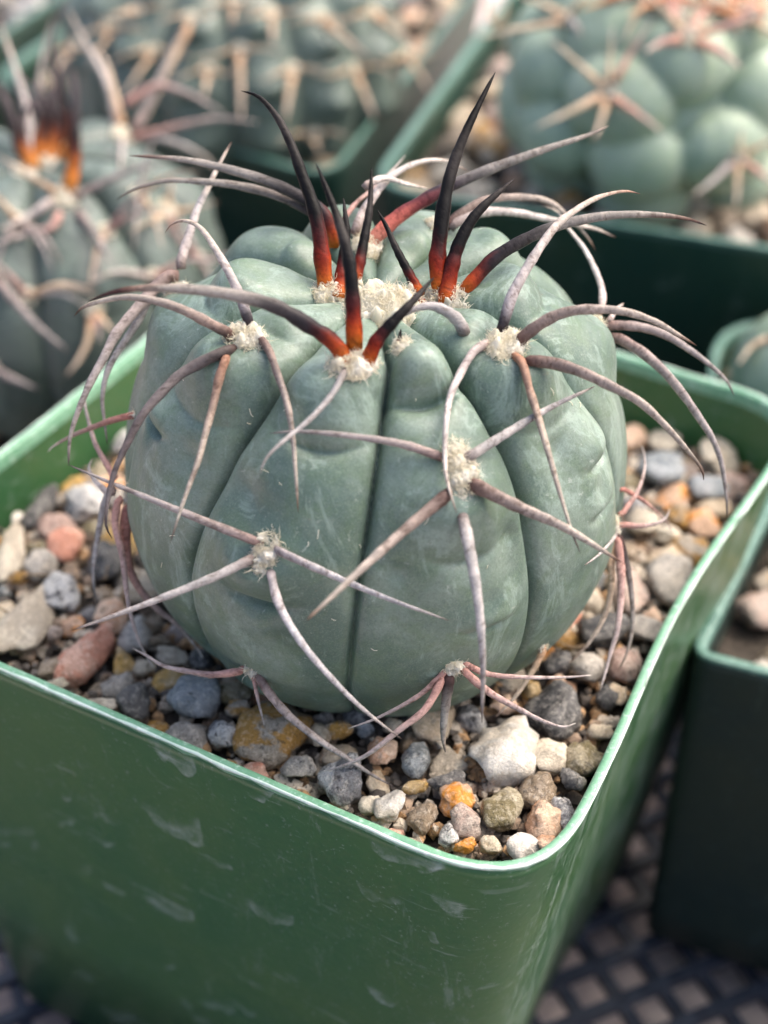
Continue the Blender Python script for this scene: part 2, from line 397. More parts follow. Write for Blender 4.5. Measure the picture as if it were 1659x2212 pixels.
# ------------------------------------------------------------------ stones
def stone_mesh(name, seed, sub=3, sharp=9, K=9, rough=.05):
    import bmesh
    r = np.random.default_rng(seed)
    bm = bmesh.new(); bmesh.ops.create_icosphere(bm, subdivisions=sub, radius=1)
    nrm = r.normal(size=(K, 3)); nrm /= np.linalg.norm(nrm, axis=1)[:, None]
    off = r.uniform(.5, .95, K); sd_ = Vector(r.uniform(-50, 50, 3))
    for vtx in bm.verts:
        d = np.array(vtx.co); q = np.maximum(nrm @ d, 0) / off
        rad = (1 + (q ** sharp).sum()) ** (-1.0 / sharp) * 1.12
        rad *= 1 + rough * mnoise.fractal(Vector(d) * 1.7 + sd_, .9, 2.1, 4) * 1.6
        vtx.co = Vector(d * rad)
    me = bpy.data.meshes.new(name); bm.to_mesh(me); bm.free()
    co = np.empty(len(me.vertices) * 3); me.vertices.foreach_get('co', co); co = co.reshape(-1, 3)
    mx = np.abs(co).max(0); co /= mx; me.vertices.foreach_set('co', co.ravel())
    me.polygons.foreach_set('use_smooth', [True] * len(me.polygons)); me.materials.append(M_STONE); me.update(); return me
ANG = [stone_mesh('stone', 100 + i, 3, 55, 10, .14) for i in range(14)]
RND = [stone_mesh('stone', 200 + i, 3, 14, 9, .15) for i in range(8)]
LOW = [stone_mesh('stone', 300 + i, 3, 45, 8, .14) for i in range(10)]
COLS = {
 'cream': ((.56, .50, .40), (.42, .36, .28)), 'white': ((.57, .54, .49), (.49, .44, .37)), 'salmon': ((.56, .25, .17), (.60, .36, .27)),
 'mauve': ((.36, .24, .20), (.42, .32, .27)), 'slate': ((.15, .165, .17), (.30, .32, .325)), 'grey': ((.32, .295, .265), (.45, .41, .36)),
 'dark': ((.05, .05, .053), (.13, .125, .12)), 'greywhite': ((.56, .55, .53), (.17, .17, .18)), 'brown': ((.22, .165, .11), (.30, .24, .18)),
 'ochre': ((.46, .25, .06), (.40, .34, .27)), 'orange': ((.62, .25, .04), (.56, .36, .24)), 'peach': ((.58, .33, .20), (.60, .42, .30)),
 'tan': ((.44, .34, .23), (.52, .44, .33)), 'olive': ((.16, .13, .065), (.30, .26, .18)), 'gold': ((.50, .31, .09), (.42, .30, .15)),
 'quartz': ((.50, .46, .42), (.58, .54, .50)), 'bluegrey': ((.24, .27, .29), (.36, .38, .40)), 'pinkgrey': ((.46, .345, .29), (.38, .31, .265)),
}
SPK = {'white': .18, 'quartz': .1, 'cream': .3, 'salmon': .3, 'peach': .35, 'orange': .45, 'gold': .5, 'greywhite': 1.0, 'dark': .6, 'ochre': .7, 'tan': .5}
def soil_z(x, y): return -.54 - .065 * (y + 5.0) - .03 * (x + 2) * 0 + .0
def add_stone(parent, me, pos, rad, rot, colname, label=None, jit=.12):
    o = bpy.data.objects.new('stone', me); link(o, parent, pos)
    o.scale = Vector(np.asarray(rad) * S); o.rotation_euler = rot
    c1, c2 = COLS[colname]; j = 1.22 + random.uniform(-jit, jit)
    o.color = (c1[0] * j, c1[1] * j, c1[2] * j, SPK.get(colname, .7)); o['tint'] = [c2[0] * j, c2[1] * j, c2[2] * j]
    if label: o['label'] = label
    return o
POLY_IN = inset(POTPATH, .27)
def inside(poly, x, y):
    px, py = poly[:, 0], poly[:, 1]; qx, qy = np.roll(px, -1), np.roll(py, -1)
    c = ((py > y) != (qy > y)) & (x < (qx - px) * (y - py) / (qy - py + 1e-12) + px)
    return bool(c.sum() % 2)
def edge_dist(poly, x, y):
    a = poly; b = np.roll(poly, -1, 0); d = b - a; t = np.clip((((x, y) - a) * d).sum(1) / ((d * d).sum(1) + 1e-12), 0, 1)
    return float(np.linalg.norm(a + d * t[:, None] - (x, y), axis=1).min())

# picture x, y, width, height, colour, shape (a angular, r rounded), label
BIG = [(51,1352,112,195,'cream','a','large cream granite stone beside the left rim'),(177,1415,108,152,'salmon','r','bright salmon pink stone with a waist'),
 (137,1281,104,130,'greywhite','a',None),(25,1190,62,125,'cream','r','long cream stone with a dark spot'),(146,1178,88,86,'salmon','a',None),(132,1135,104,74,'mauve','r',None),
 (93,1094,52,100,'dark','a',None),(187,1085,92,88,'greywhite','r',None),(232,1206,92,104,'dark','a',None),(87,1219,74,84,'grey','a',None),(44,1247,50,30,'ochre','r',None),
 (236,1331,80,80,'peach','a',None),(311,1281,80,80,'tan','r',None),(296,1368,75,84,'grey','a',None),(264,1427,52,72,'gold','a',None),(373,1412,74,42,'cream','r',None),
 (311,1440,54,42,'tan','r',None),(249,1477,82,64,'grey','r',None),(296,1511,86,82,'dark','a',None),(414,1505,138,112,'bluegrey','a','large blue grey stone under the cactus'),
 (215,1522,84,44,'cream','r',None),(118,1436,58,72,'brown','a',None),(124,1478,66,36,'cream','r',None),(37,1116,30,42,'white','a',None),(118,1368,36,40,'pinkgrey','r',None),
 (134,1072,40,40,'ochre','r',None),(595,1584,172,150,'ochre','r','large ochre and grey pitted stone'),(517,1531,62,44,'ochre','r',None),(510,1495,80,60,'olive','r',None),
 (481,1584,80,68,'greywhite','a',None),(652,1659,90,70,'grey','a',None),(748,1684,122,112,'greywhite','a',None),(826,1627,66,70,'peach','r',None),(894,1641,70,84,'slate','a',None),
 (940,1556,112,96,'tan','r',None),(844,1741,70,84,'white','a',None),(801,1734,54,50,'cream','r',None),(894,1698,66,38,'gold','a',None),(915,1759,74,74,'brown','r',None),
 (734,1577,62,42,'ochre','r',None),(691,1584,50,60,'tan','r',None),(1080,1627,182,152,'white','r','largest white quartz stone in front of the cactus'),(1194,1634,90,76,'cream','r','smooth cream yellow stone beside the white stone'),
 (1269,1641,92,82,'olive','r',None),(1311,1588,60,42,'tan','r',None),(1205,1542,150,128,'dark','a','large dark slate stone'),(1169,1709,100,88,'brown','r',None),
 (988,1723,78,84,'orange','r','stone with a bright orange top'),(1012,1772,78,80,'pinkgrey','a',None),(1087,1748,92,108,'olive','a',None),(1180,1769,92,98,'peach','a','peach pink stone in the near corner'),(1130,1826,82,80,'quartz','a','cloudy white quartz stone in the near corner'),
 (1190,1840,48,50,'peach','a',None),(1063,1823,58,48,'tan','r',None),(1009,1823,60,36,'orange','r',None),(970,1800,46,56,'greywhite','a',None),(1237,1783,50,84,'greywhite','r',None),
 (1233,1684,52,52,'dark','a',None),(1265,1702,30,30,'white','r',None),(974,1684,104,46,'dark','a',None),(1347,1506,48,54,'tan','r',None),(1262,1442,86,72,'grey','a',None),(1361,1446,80,72,'mauve','a',None),
 (1205,1431,70,66,'dark','a',None),(1148,1485,46,52,'gold','a',None),(1084,1520,76,42,'peach','r',None),(1425,1010,112,92,'bluegrey','a',None),(1547,985,96,82,'cream','a',None),(1532,1050,88,58,'bluegrey','r',None),
 (1526,1125,84,76,'orange','r','rusty orange stone by the right wall'),(1469,1112,54,56,'ochre','r',None),(1445,1153,56,40,'cream','r',None),(1388,1130,74,74,'cream','r',None),(1431,1203,100,60,'tan','r',None),
 (1474,1257,124,130,'grey','a',None),(1359,1270,84,120,'pinkgrey','r',None),(1411,1361,98,64,'grey','r',None),(1307,1361,114,96,'dark','a',None),(1367,1428,60,56,'pinkgrey','r',None),
 (1367,942,56,70,'peach','a',None),(1431,948,80,58,'cream','a',None),(250,1075,40,46,'grey','r',None),(330,1350,46,40,'brown','r',None),(345,1385,60,28,'brown','a',None),(270,955,60,62,'greywhite','a',None),
 (440,1420,60,56,'dark','r',None),(700,1545,60,30,'grey','r',None),(790,1570,40,36,'bluegrey','r',None),(850,1570,48,40,'tan','r',None),(1310,1500,60,60,'dark','a',None)]
gravel = empty('gravel_bed', (POTC[0], POTC[1], -1.0), 'mixed coloured gravel filling the front pot around the cactus', 'gravel')
# soil sheet under the stones
def soil_sheet(parent, poly, zf, mat, c, rough=.06):
    rings = [np.concatenate([c + (poly - c) * k, np.zeros((len(poly), 1))], 1) for k in np.linspace(1, .02, 14)]
    v, f = sweep(rings)
    for p in v: p[2] = zf(p[0], p[1]) + rough * mnoise.noise(Vector(p) * 1.3)
    return mesh_obj('soil', v, f, mat, parent)
soil_sheet(gravel, inset(POTPATH, .22), lambda x, y: soil_z(x, y) - .26, M_SOIL, POTC)
placed = []
CC = None
for i, (x, y, wpx, hpx, cname, shp, lab) in enumerate(BIG):
    p = on_plane(x, y, soil_z(0, 0))
    for _ in range(4): p = on_plane(x, y, soil_z(p[0], p[1]) + .08)
    k = cmpx(p); rx = wpx / k / 2 * 1.04
    elev = math.asin(-ray(x, y)[2] / np.linalg.norm(ray(x, y)))
    ry = hpx / k / 2 * 1.04; rz = min(max(.75 * min(rx, ry), .12), .36)
    # apparent height = sqrt((ry sin)^2 + (rz cos)^2)
    q = ry * ry - (rz * math.cos(elev)) ** 2
    ryd = math.sqrt(max(q, (ry * .55) ** 2)) / math.sin(elev)
    p = np.array(p); p[2] = soil_z(p[0], p[1]) + .32 * rz + random.uniform(-.02, .05)
    for _ in range(30):
        e = edge_dist(POLY_IN, p[0], p[1]); need = .45 * min(rx, ryd)
        if inside(POLY_IN, p[0], p[1]) and e > need: break
        p[:2] += (POTC - p[:2]) / np.linalg.norm(POTC - p[:2]) * .05
    me = (ANG if shp == 'a' else RND)[i % (14 if shp == 'a' else 8)]
    add_stone(gravel, me, p, (rx, ryd, rz), (random.uniform(-.14, .14), random.uniform(-.14, .14), random.uniform(-.3, .3)), cname, lab)
    lo_, hi_ = sorted((rx, ryd)); placed.append((p[0], p[1], lo_))
    if hi_ > 1.25 * lo_:
        ex = np.array([1, 0]) if rx > ryd else np.array([0, 1])
        for sg in (-1, 1): placed.append((p[0] + ex[0] * sg * (hi_ - lo_), p[1] + ex[1] * sg * (hi_ - lo_), lo_ * .85))
names_fill = ['brown', 'tan', 'peach', 'pinkgrey', 'dark', 'cream', 'ochre', 'peach', 'greywhite', 'mauve', 'slate', 'olive', 'gold', 'tan', 'grey', 'orange', 'cream', 'salmon', 'olive']
def fill_stones(parent, poly, zf, n, rmin, rmax, placed, meshes, k=.78, names=names_fill, avoid=None, seed=1, limit=4000, zoff=-.12):
    r = random.Random(seed); lo, hi = poly.min(0), poly.max(0); cnt = 0
    for t in range(limit):
        if cnt >= n: break
        x, y = r.uniform(lo[0], hi[0]), r.uniform(lo[1], hi[1]); rad = rmax - (rmax - rmin) * min(1, (t / limit) * 1.3) * r.uniform(.5, 1)
        if not inside(poly, x, y) or edge_dist(poly, x, y) < rad * .8: continue
        if avoid and math.hypot(x - avoid[0], y - avoid[1]) < avoid[2]: continue
        if any((x - a) ** 2 + (y - b) ** 2 < (k * (rad + c)) ** 2 for a, b, c in placed): continue
        sx, sy, sz = r.uniform(.85, 1.2), r.uniform(.8, 1.1), r.uniform(.6, .85)
        add_stone(parent, meshes[r.randrange(len(meshes))], (x, y, zf(x, y) + zoff + r.uniform(-.05, .06)), (rad * sx, rad * sy, rad * sz),
                  (r.uniform(-.5, .5), r.uniform(-.5, .5), r.uniform(0, 6.28)), r.choice(names))
        placed.append((x, y, rad)); cnt += 1
    return cnt
CACT = np.array([-.106, -1.074, 1.6])      # centre of the main cactus body
fill_stones(gravel, POLY_IN, soil_z, 205, .12, .34, placed, LOW + ANG[:4], .74, avoid=(CACT[0], CACT[1], 1.75), seed=3, limit=9000)
def grit(parent, poly, zf, n, rmin, rmax, seed):
    import bmesh
    r = random.Random(seed); lo, hi = poly.min(0), poly.max(0)
    ph = (1 + 5 ** .5) / 2
    iv = np.array([(-1, ph, 0), (1, ph, 0), (-1, -ph, 0), (1, -ph, 0), (0, -1, ph), (0, 1, ph), (0, -1, -ph), (0, 1, -ph), (ph, 0, -1), (ph, 0, 1), (-ph, 0, -1), (-ph, 0, 1)]) / 1.9
    fi = [(0,11,5),(0,5,1),(0,1,7),(0,7,10),(0,10,11),(1,5,9),(5,11,4),(11,10,2),(10,7,6),(7,1,8),(3,9,4),(3,4,2),(3,2,6),(3,6,8),(3,8,9),(4,9,5),(2,4,11),(6,2,10),(8,6,7),(9,8,1)]
    V, F = [], []
    while len(V) < n * 12:
        x, y = r.uniform(lo[0], hi[0]), r.uniform(lo[1], hi[1])
        if not inside(poly, x, y): continue
        rad = r.uniform(rmin, rmax); b0 = len(V)
        sc3 = np.array([r.uniform(.7, 1.2), r.uniform(.7, 1.2), r.uniform(.6, 1)]) * rad; a = r.uniform(0, 6.28)
        ca, sa = math.cos(a), math.sin(a)
        pts = iv * (1 + rng.uniform(-.22, .22, (12, 1))) * sc3
        pts = np.stack([pts[:, 0] * ca - pts[:, 1] * sa, pts[:, 0] * sa + pts[:, 1] * ca, pts[:, 2]], 1) + (x, y, zf(x, y) - .26 + r.uniform(-.08, .1))
        V += pts.tolist(); F += [(b0 + p, b0 + q, b0 + s) for p, q, s in fi]
    o = mesh_obj('fine_grit', V, F, M_GRIT, parent, smooth=False); tag(o, kind='stuff'); return o
grit(gravel, POLY_IN, lambda x, y: soil_z(x, y) + .10, 5200, .05, .13, 5)

# ------------------------------------------------------------------ cactus bodies
class Body:
    tubmax = False
    def __init__(s, c, A, B, dip, dipw, grooves, depth, tubs, Rm=None, full=1.0):
        s.full = full
        s.c = np.asarray(c, float); s.A, s.B, s.dip, s.dipw = A, B, dip, dipw
        s.gr = grooves; s.depth = depth; s.tubs = tubs; s.Rm = Rm or (A + B) / 2
    def pts(s, az, pol):                   # arrays in degrees -> N x 3
        a = np.radians(az); p = np.radians(pol); sn, cs = np.sin(p), np.cos(p); sf = np.maximum(sn, 1e-4) ** s.full
        base = np.stack([s.A * sf * np.sin(a), -s.A * sf * np.cos(a), s.B * cs - s.dip * np.exp(-(pol / s.dipw) ** 2)], 1)
        nrm = np.stack([sn * np.sin(a) / s.A, -sn * np.cos(a) / s.A, cs / s.B], 1); nrm /= np.linalg.norm(nrm, axis=1)[:, None]
        G = np.stack([np.interp(pol, g[0], g[1]) for g in s.gr], 1)          # groove azimuth at each pol
        d = (az[:, None] - G + 180) % 360 - 180
        right = np.where(d <= 0, -d, 1e3).min(1); left = np.where(d > 0, d, 1e3).min(1)
        wd = right + left; u = np.abs((left - right) / np.maximum(wd, 1e-3))
        gd = np.interp(pol, s.depth[0], s.depth[1])
        w_cm = s.A * sn * np.radians(wd)
        crease = np.exp(-(1 - u) * w_cm * .5 / .034)
        disp = -gd * (.50 * u ** 2.3 + .64 * crease)
        top_ = np.zeros(len(az))
        for (ta, tp, amp, wu, wv, cdp, v0) in s.tubs:
            da = np.radians((az - ta + 180) % 360 - 180); du = s.A * np.maximum(sn, .12) * da; dv = s.Rm * np.radians(pol - tp)
            m = (np.abs(du) < 3 * wu) & (np.abs(dv) < 1.9)
            if not m.any(): continue
            x, y = du[m], dv[m]
            if s.tubmax:
                top_[m] = np.maximum(top_[m], amp * np.sqrt(np.maximum(0, 1 - (x / wu) ** 2 - (y / wv) ** 2))); continue
            b = amp * np.exp(-(x / wu) ** 2 - ((y - .22) / wv) ** 2)
            b -= .05 * np.exp(-(x * x + y * y) / .16 ** 2)
            yc = y - v0 + .55 * x * x
            b -= cdp * (np.exp(-(yc / .06) ** 2) * .45 + np.exp(-(yc / .2) ** 2) * .55) * np.exp(-(x / (wu * .75)) ** 2)
            disp[m] += b
        return s.c + base + nrm * (disp + top_)[:, None]
    def build(s, parent, mat, na=480, npol=260, pmax=150, name='body'):
        az = np.linspace(-180, 180, na, endpoint=False); pol = np.linspace(.6, pmax, npol)
        PP, AA = np.meshgrid(pol, az, indexing='ij')
        v = s.pts(AA.ravel(), PP.ravel())
        idx = np.arange(na * npol).reshape(npol, na); nx = np.roll(idx, -1, 1)
        f = np.stack([idx[:-1], idx[1:], nx[1:], nx[:-1]], -1).reshape(-1, 4)
        top = v[:na].mean(0); v = np.vstack([v, top]); ft = [(int(na * npol), int(idx[0, i]), int(nx[0, i])) for i in range(na)]
        faces = f.tolist() + ft
        s.bvh = BVHTree.FromPolygons(v.tolist(), faces)
        return mesh_obj(name, v, faces, mat, parent, s.c)
    def hit(s, x, y):
        d = ray(x, y); L = np.linalg.norm(d); r = s.bvh.ray_cast(Vector(CAM), Vector(d / L))
        if r[0] is None: return None
        return np.array(r[0]), np.array(r[1]), r[3] / L       # point, normal, depth
    def near(s, x, y):
        h = s.hit(x, y)
        if h: return h
        d = ray(x, y); t = ((s.c - CAM) @ d) / (d @ d); p = CAM + d * t
        q = s.bvh.find_nearest(Vector(p)); q0 = np.array(q[0]); return q0, np.array(q[1]), depth_of(q0)

# ------------------------------------------------------------------ spines and wool
PAL = {
 'young': [(0, (.42, .14, .02)), (.07, (.33, .055, .009)), (.15, (.17, .016, .006)), (.27, (.05, .010, .010)), (.36, (.004, .0035, .004)), (.6, (.006, .0055, .006)), (.8, (.03, .026, .025)), (1, (.004, .003, .003))],
 'younggrey': [(0, (.44, .13, .02)), (.05, (.28, .04, .010)), (.11, (.10, .016, .012)), (.18, (.020, .016, .020)), (.38, (.05, .045, .045)), (.5, (.22, .20, .185)), (.8, (.26, .235, .21)), (.95, (.16, .10, .08)), (1, (.04, .02, .02))],
 'youngred': [(0, (.70, .30, .22)), (.08, (.52, .14, .11)), (.2, (.16, .04, .045)), (.32, (.035, .028, .036)), (.5, (.20, .185, .175)), (.8, (.30, .27, .24)), (.96, (.18, .12, .10)), (1, (.04, .02, .02))],
 'darkgrey': [(0, (.06, .03, .028)), (.12, (.045, .036, .036)), (.3, (.16, .14, .13)), (.6, (.30, .275, .25)), (.9, (.24, .20, .17)), (1, (.02, .015, .015))],
 'darkbrown': [(0, (.05, .025, .022)), (.1, (.10, .085, .08)), (.35, (.18, .155, .15)), (.6, (.12, .10, .10)), (.85, (.16, .14, .14)), (1, (.02, .012, .012))],
 'grey': [(0, (.24, .17, .16)), (.15, (.36, .325, .33)), (.6, (.34, .31, .325)), (.9, (.26, .22, .215)), (1, (.05, .035, .03))],
 'lavender': [(0, (.30, .24, .245)), (.3, (.40, .37, .40)), (.7, (.35, .33, .36)), (.93, (.30, .26, .25)), (1, (.07, .045, .035))],
 'mauve': [(0, (.28, .16, .15)), (.2, (.34, .24, .235)), (.6, (.30, .25, .265)), (.9, (.24, .205, .215)), (1, (.08, .06, .06))],
 'brownpink': [(0, (.16, .06, .05)), (.12, (.30, .19, .165)), (.5, (.34, .255, .23)), (.85, (.36, .30, .26)), (.96, (.14, .08, .06)), (1, (.03, .015, .012))],
 'rust': [(0, (.40, .17, .10)), (.2, (.36, .20, .15)), (.45, (.32, .25, .215)), (.7, (.36, .28, .24)), (.88, (.38, .345, .30)), (.95, (.10, .07, .06)), (1, (.04, .03, .025))],
 'pale': [(0, (.30, .20, .19)), (.1, (.42, .34, .33)), (.5, (.50, .44, .43)), (.9, (.48, .40, .36)), (1, (.10, .05, .04))],
 'palebase': [(0, (.035, .025, .03)), (.05, (.05, .045, .05)), (.10, (.30, .27, .28)), (.4, (.42, .375, .355)), (.8, (.48, .41, .34)), (.95, (.30, .19, .14)), (1, (.06, .03, .025))],
 'pink': [(0, (.52, .24, .20)), (.3, (.46, .25, .225)), (.6, (.40, .29, .285)), (.93, (.40, .32, .315)), (1, (.62, .58, .52))],
 'red': [(0, (.46, .17, .135)), (.4, (.42, .19, .155)), (.8, (.40, .26, .225)), (1, (.60, .55, .5))],
 'white': [(0, (.62, .55, .52)), (.5, (.72, .69, .66)), (1, (.70, .66, .62))],
 'tan': [(0, (.50, .30, .18)), (.3, (.50, .38, .27)), (.8, (.48, .40, .33)), (1, (.24, .16, .12))],
 'straw': [(0, (.60, .40, .27)), (.4, (.58, .47, .34)), (1, (.52, .45, .37))],
 'rosy': [(0, (.60, .34, .24)), (.4, (.56, .32, .27)), (.8, (.58, .46, .40)), (1, (.55, .48, .42))],
 'orangeblack': [(0, (.50, .21, .05)), (.14, (.42, .13, .025)), (.30, (.08, .02, .012)), (.42, (.02, .014, .014)), (.8, (.09, .075, .08)), (1, (.12, .09, .095))],
}
PAL.update({
 'ember': [(0, (.62, .22, .10)), (.4, (.60, .26, .12)), (1, (.58, .40, .24))],
 'grey': [(0, (.17, .135, .125)), (.12, (.33, .31, .30)), (.6, (.36, .34, .335)), (.9, (.27, .24, .225)), (1, (.05, .035, .03))],
 'lavender': [(0, (.25, .215, .215)), (.3, (.41, .395, .405)), (.7, (.36, .345, .355)), (.93, (.30, .27, .255)), (1, (.07, .045, .035))],
 'mauve': [(0, (.20, .135, .12)), (.2, (.29, .24, .225)), (.6, (.32, .285, .275)), (.9, (.25, .225, .215)), (1, (.08, .06, .06))],
 'brownpink': [(0, (.09, .045, .038)), (.1, (.21, .155, .135)), (.5, (.32, .275, .245)), (.85, (.37, .325, .28)), (.96, (.14, .085, .06)), (1, (.03, .015, .012))],
 'rust': [(0, (.32, .16, .10)), (.2, (.29, .195, .15)), (.45, (.31, .265, .225)), (.7, (.34, .29, .25)), (.88, (.39, .36, .31)), (.95, (.10, .07, .06)), (1, (.04, .03, .025))],
 'pink': [(0, (.42, .225, .19)), (.3, (.38, .25, .225)), (.6, (.36, .295, .28)), (.93, (.38, .33, .315)), (1, (.62, .58, .52))],
 'red': [(0, (.36, .16, .13)), (.4, (.35, .20, .17)), (.8, (.37, .28, .245)), (1, (.60, .55, .5))],
 'pale': [(0, (.26, .20, .18)), (.1, (.42, .36, .34)), (.5, (.52, .475, .45)), (.9, (.48, .415, .36)), (1, (.10, .05, .04))],
})
def palette(name, t):
    st = PAL[name]; xs = [a for a, _ in st]
    return np.stack([np.interp(t, xs, [c[k] for _, c in st]) for k in range(3)], 1)
def catmull(P, n):
    P = np.asarray(P, float)
    if len(P) == 2: return P[0] + (P[1] - P[0]) * np.linspace(0, 1, n)[:, None]
    Q = np.vstack([2 * P[0] - P[1], P, 2 * P[-1] - P[-2]])
    seg = np.linalg.norm(np.diff(P[:, :2], axis=0), axis=1); cum = np.concatenate([[0], np.cumsum(seg)]); cum /= cum[-1]
    out = []
    for t in np.linspace(0, 1, n):
        i = min(int(np.searchsorted(cum, t, 'right') - 1), len(P) - 2); u = (t - cum[i]) / max(cum[i + 1] - cum[i], 1e-9)
        p0, p1, p2, p3 = Q[i], Q[i + 1], Q[i + 2], Q[i + 3]
        out.append(.5 * (2 * p1 + (p2 - p0) * u + (2 * p0 - 5 * p1 + 4 * p2 - p3) * u * u + (3 * p1 - p0 - 3 * p2 + p3) * u ** 3))
    return np.array(out)
def tube(path, rad, sides=8, flat=1.0, up=None):
    n = len(path); T = np.gradient(path, axis=0); T /= np.linalg.norm(T, axis=1)[:, None] + 1e-12
    ref = np.array([.13, -.9, .4]) if up is None else up
    V = []
    X = np.cross(T[0], ref); X /= np.linalg.norm(X) + 1e-9
    for i in range(n):
        X = X - T[i] * (X @ T[i]); X /= np.linalg.norm(X) + 1e-9; Y = np.cross(T[i], X)
        for k in range(sides):
            a = 2 * math.pi * k / sides
            V.append(path[i] + rad[i] * (math.cos(a) * X + flat * math.sin(a) * Y))
    F = [(i * sides + k, i * sides + (k + 1) % sides, (i + 1) * sides + (k + 1) % sides, (i + 1) * sides + k) for i in range(n - 1) for k in range(sides)]
    F += [tuple(range(sides - 1, -1, -1)), tuple((n - 1) * sides + k for k in range(sides))]
    return np.array(V), F
def spine_profile(t, r0, kink=.0):
    r = 1.03 * r0 * (np.clip(1 - t, 0, 1) ** .52 * .8 + .2 * (1 - t)) * (1 - .12 * np.exp(-(t / .04) ** 2))
    return np.maximum(r, r0 * .035)
def spine_obj(path, r0, pal, parent, flat=.74, sides=10):
    n = len(path); t = np.linspace(0, 1, n); ph = random.uniform(0, 10)
    r = spine_profile(t, r0) * (1 + .05 * np.sin(t * 31 + ph) * np.exp(-t) + .04 * np.sin(t * 57 + 2 * ph) + .025 * rng.normal(size=n))
    V, F = tube(path, r, sides, flat)
    L_ = float(np.linalg.norm(np.diff(path, axis=0), axis=1).sum()); yg = pal.startswith('young')
    k_ = random.uniform(.8, 1.35) if yg else 1.0; ang = 2 * math.pi * np.arange(sides) / sides
    tv = np.repeat(t, sides) * k_; jit = np.tile(np.sin(ang + ph) * .035 + np.sin(3 * ang + ph * 2) * .02, n) + rng.normal(0, .008, n * sides)
    tv = np.clip(tv + jit * np.clip(tv * 8, 0, 1) * np.clip((1 - tv) * 8, 0, 1) * (1.0 if yg else .6), 0, 1)
    return mesh_obj('spine', V, F, M_SPINE, parent, path[0], cols=palette(pal, tv), alpha=np.repeat(t * L_, sides))
def wool(name, p, n, R, Rl, count, ln, parent, axis=None, hair=.0050, seed=0, spread=1.0, pad=True):
    r = np.random.default_rng(seed); n = n / np.linalg.norm(n)
    ax = np.array([0, 0, 1.0]) if axis is None else axis
    ty = ax - n * (ax @ n); ty /= np.linalg.norm(ty) + 1e-9; tx = np.cross(ty, n)
    V, F = [], []
    if pad:                                 # the felted cushion the hairs grow from
        na, nr = 60, 24
        for j in range(nr):
            q = j / (nr - 1); h = math.cos(q * 1.5) * .9
            for i in range(na):
                a = 2 * math.pi * i / na; s_ = math.sin(q * 1.55)
                pt = p + tx * math.cos(a) * R * s_ * .92 + ty * math.sin(a) * Rl * s_ * .92
                V.append(pt + n * (R * .6 * h - R * .2 + R * .45 * mnoise.noise(Vector(pt) * 9) + .05 * mnoise.noise(Vector(pt) * 24) + .02 * mnoise.noise(Vector(pt) * 60)))
        F += [(j * na + i, j * na + (i + 1) % na, (j + 1) * na + (i + 1) % na, (j + 1) * na + i) for j in range(nr - 1) for i in range(na)]
    NS = 5
    for k in range(count):
        a = r.uniform(0, 2 * math.pi); q = math.sqrt(r.uniform(0, 1))
        s0 = p + tx * math.cos(a) * R * q + ty * math.sin(a) * Rl * q + n * (R * .5 * (1 - q * q) - .012)
        d = n * r.uniform(.0, .9) + (tx * math.cos(a) + ty * math.sin(a)) * q * .8 * spread + tx * r.normal() * .8 + ty * r.normal() * .8
        d /= np.linalg.norm(d); L = ln * (r.uniform(.3, .75) if r.uniform() < .88 else r.uniform(.8, 1.5))
        ca_ = r.normal(size=3); ca_ /= np.linalg.norm(ca_); th = r.uniform(.25, 1.0) * (1 if r.uniform() < .5 else -1)
        pts = [s0]; dd = d
        for j in range(NS):
            dd = dd * math.cos(th) + np.cross(ca_, dd) * math.sin(th) + ca_ * (ca_ @ dd) * (1 - math.cos(th)) + r.normal(size=3) * .12; dd /= np.linalg.norm(dd); pts.append(pts[-1] + dd * L / NS)
        X = np.cross(d, (.3, .5, .81)); X /= np.linalg.norm(X) + 1e-9; Y = np.cross(d, X); b0 = len(V)
        for j, pt in enumerate(pts):
            h = hair * (1.15 - .18 * j)
            V += [pt + X * h, pt - X * h * .5 + Y * h * .87, pt - X * h * .5 - Y * h * .87]
        for j in range(NS):
            for m in range(3): F.append((b0 + j * 3 + m, b0 + j * 3 + (m + 1) % 3, b0 + (j + 1) * 3 + (m + 1) % 3, b0 + (j + 1) * 3 + m))
    return mesh_obj(name, np.array(V), F, M_WOOL, parent, p)

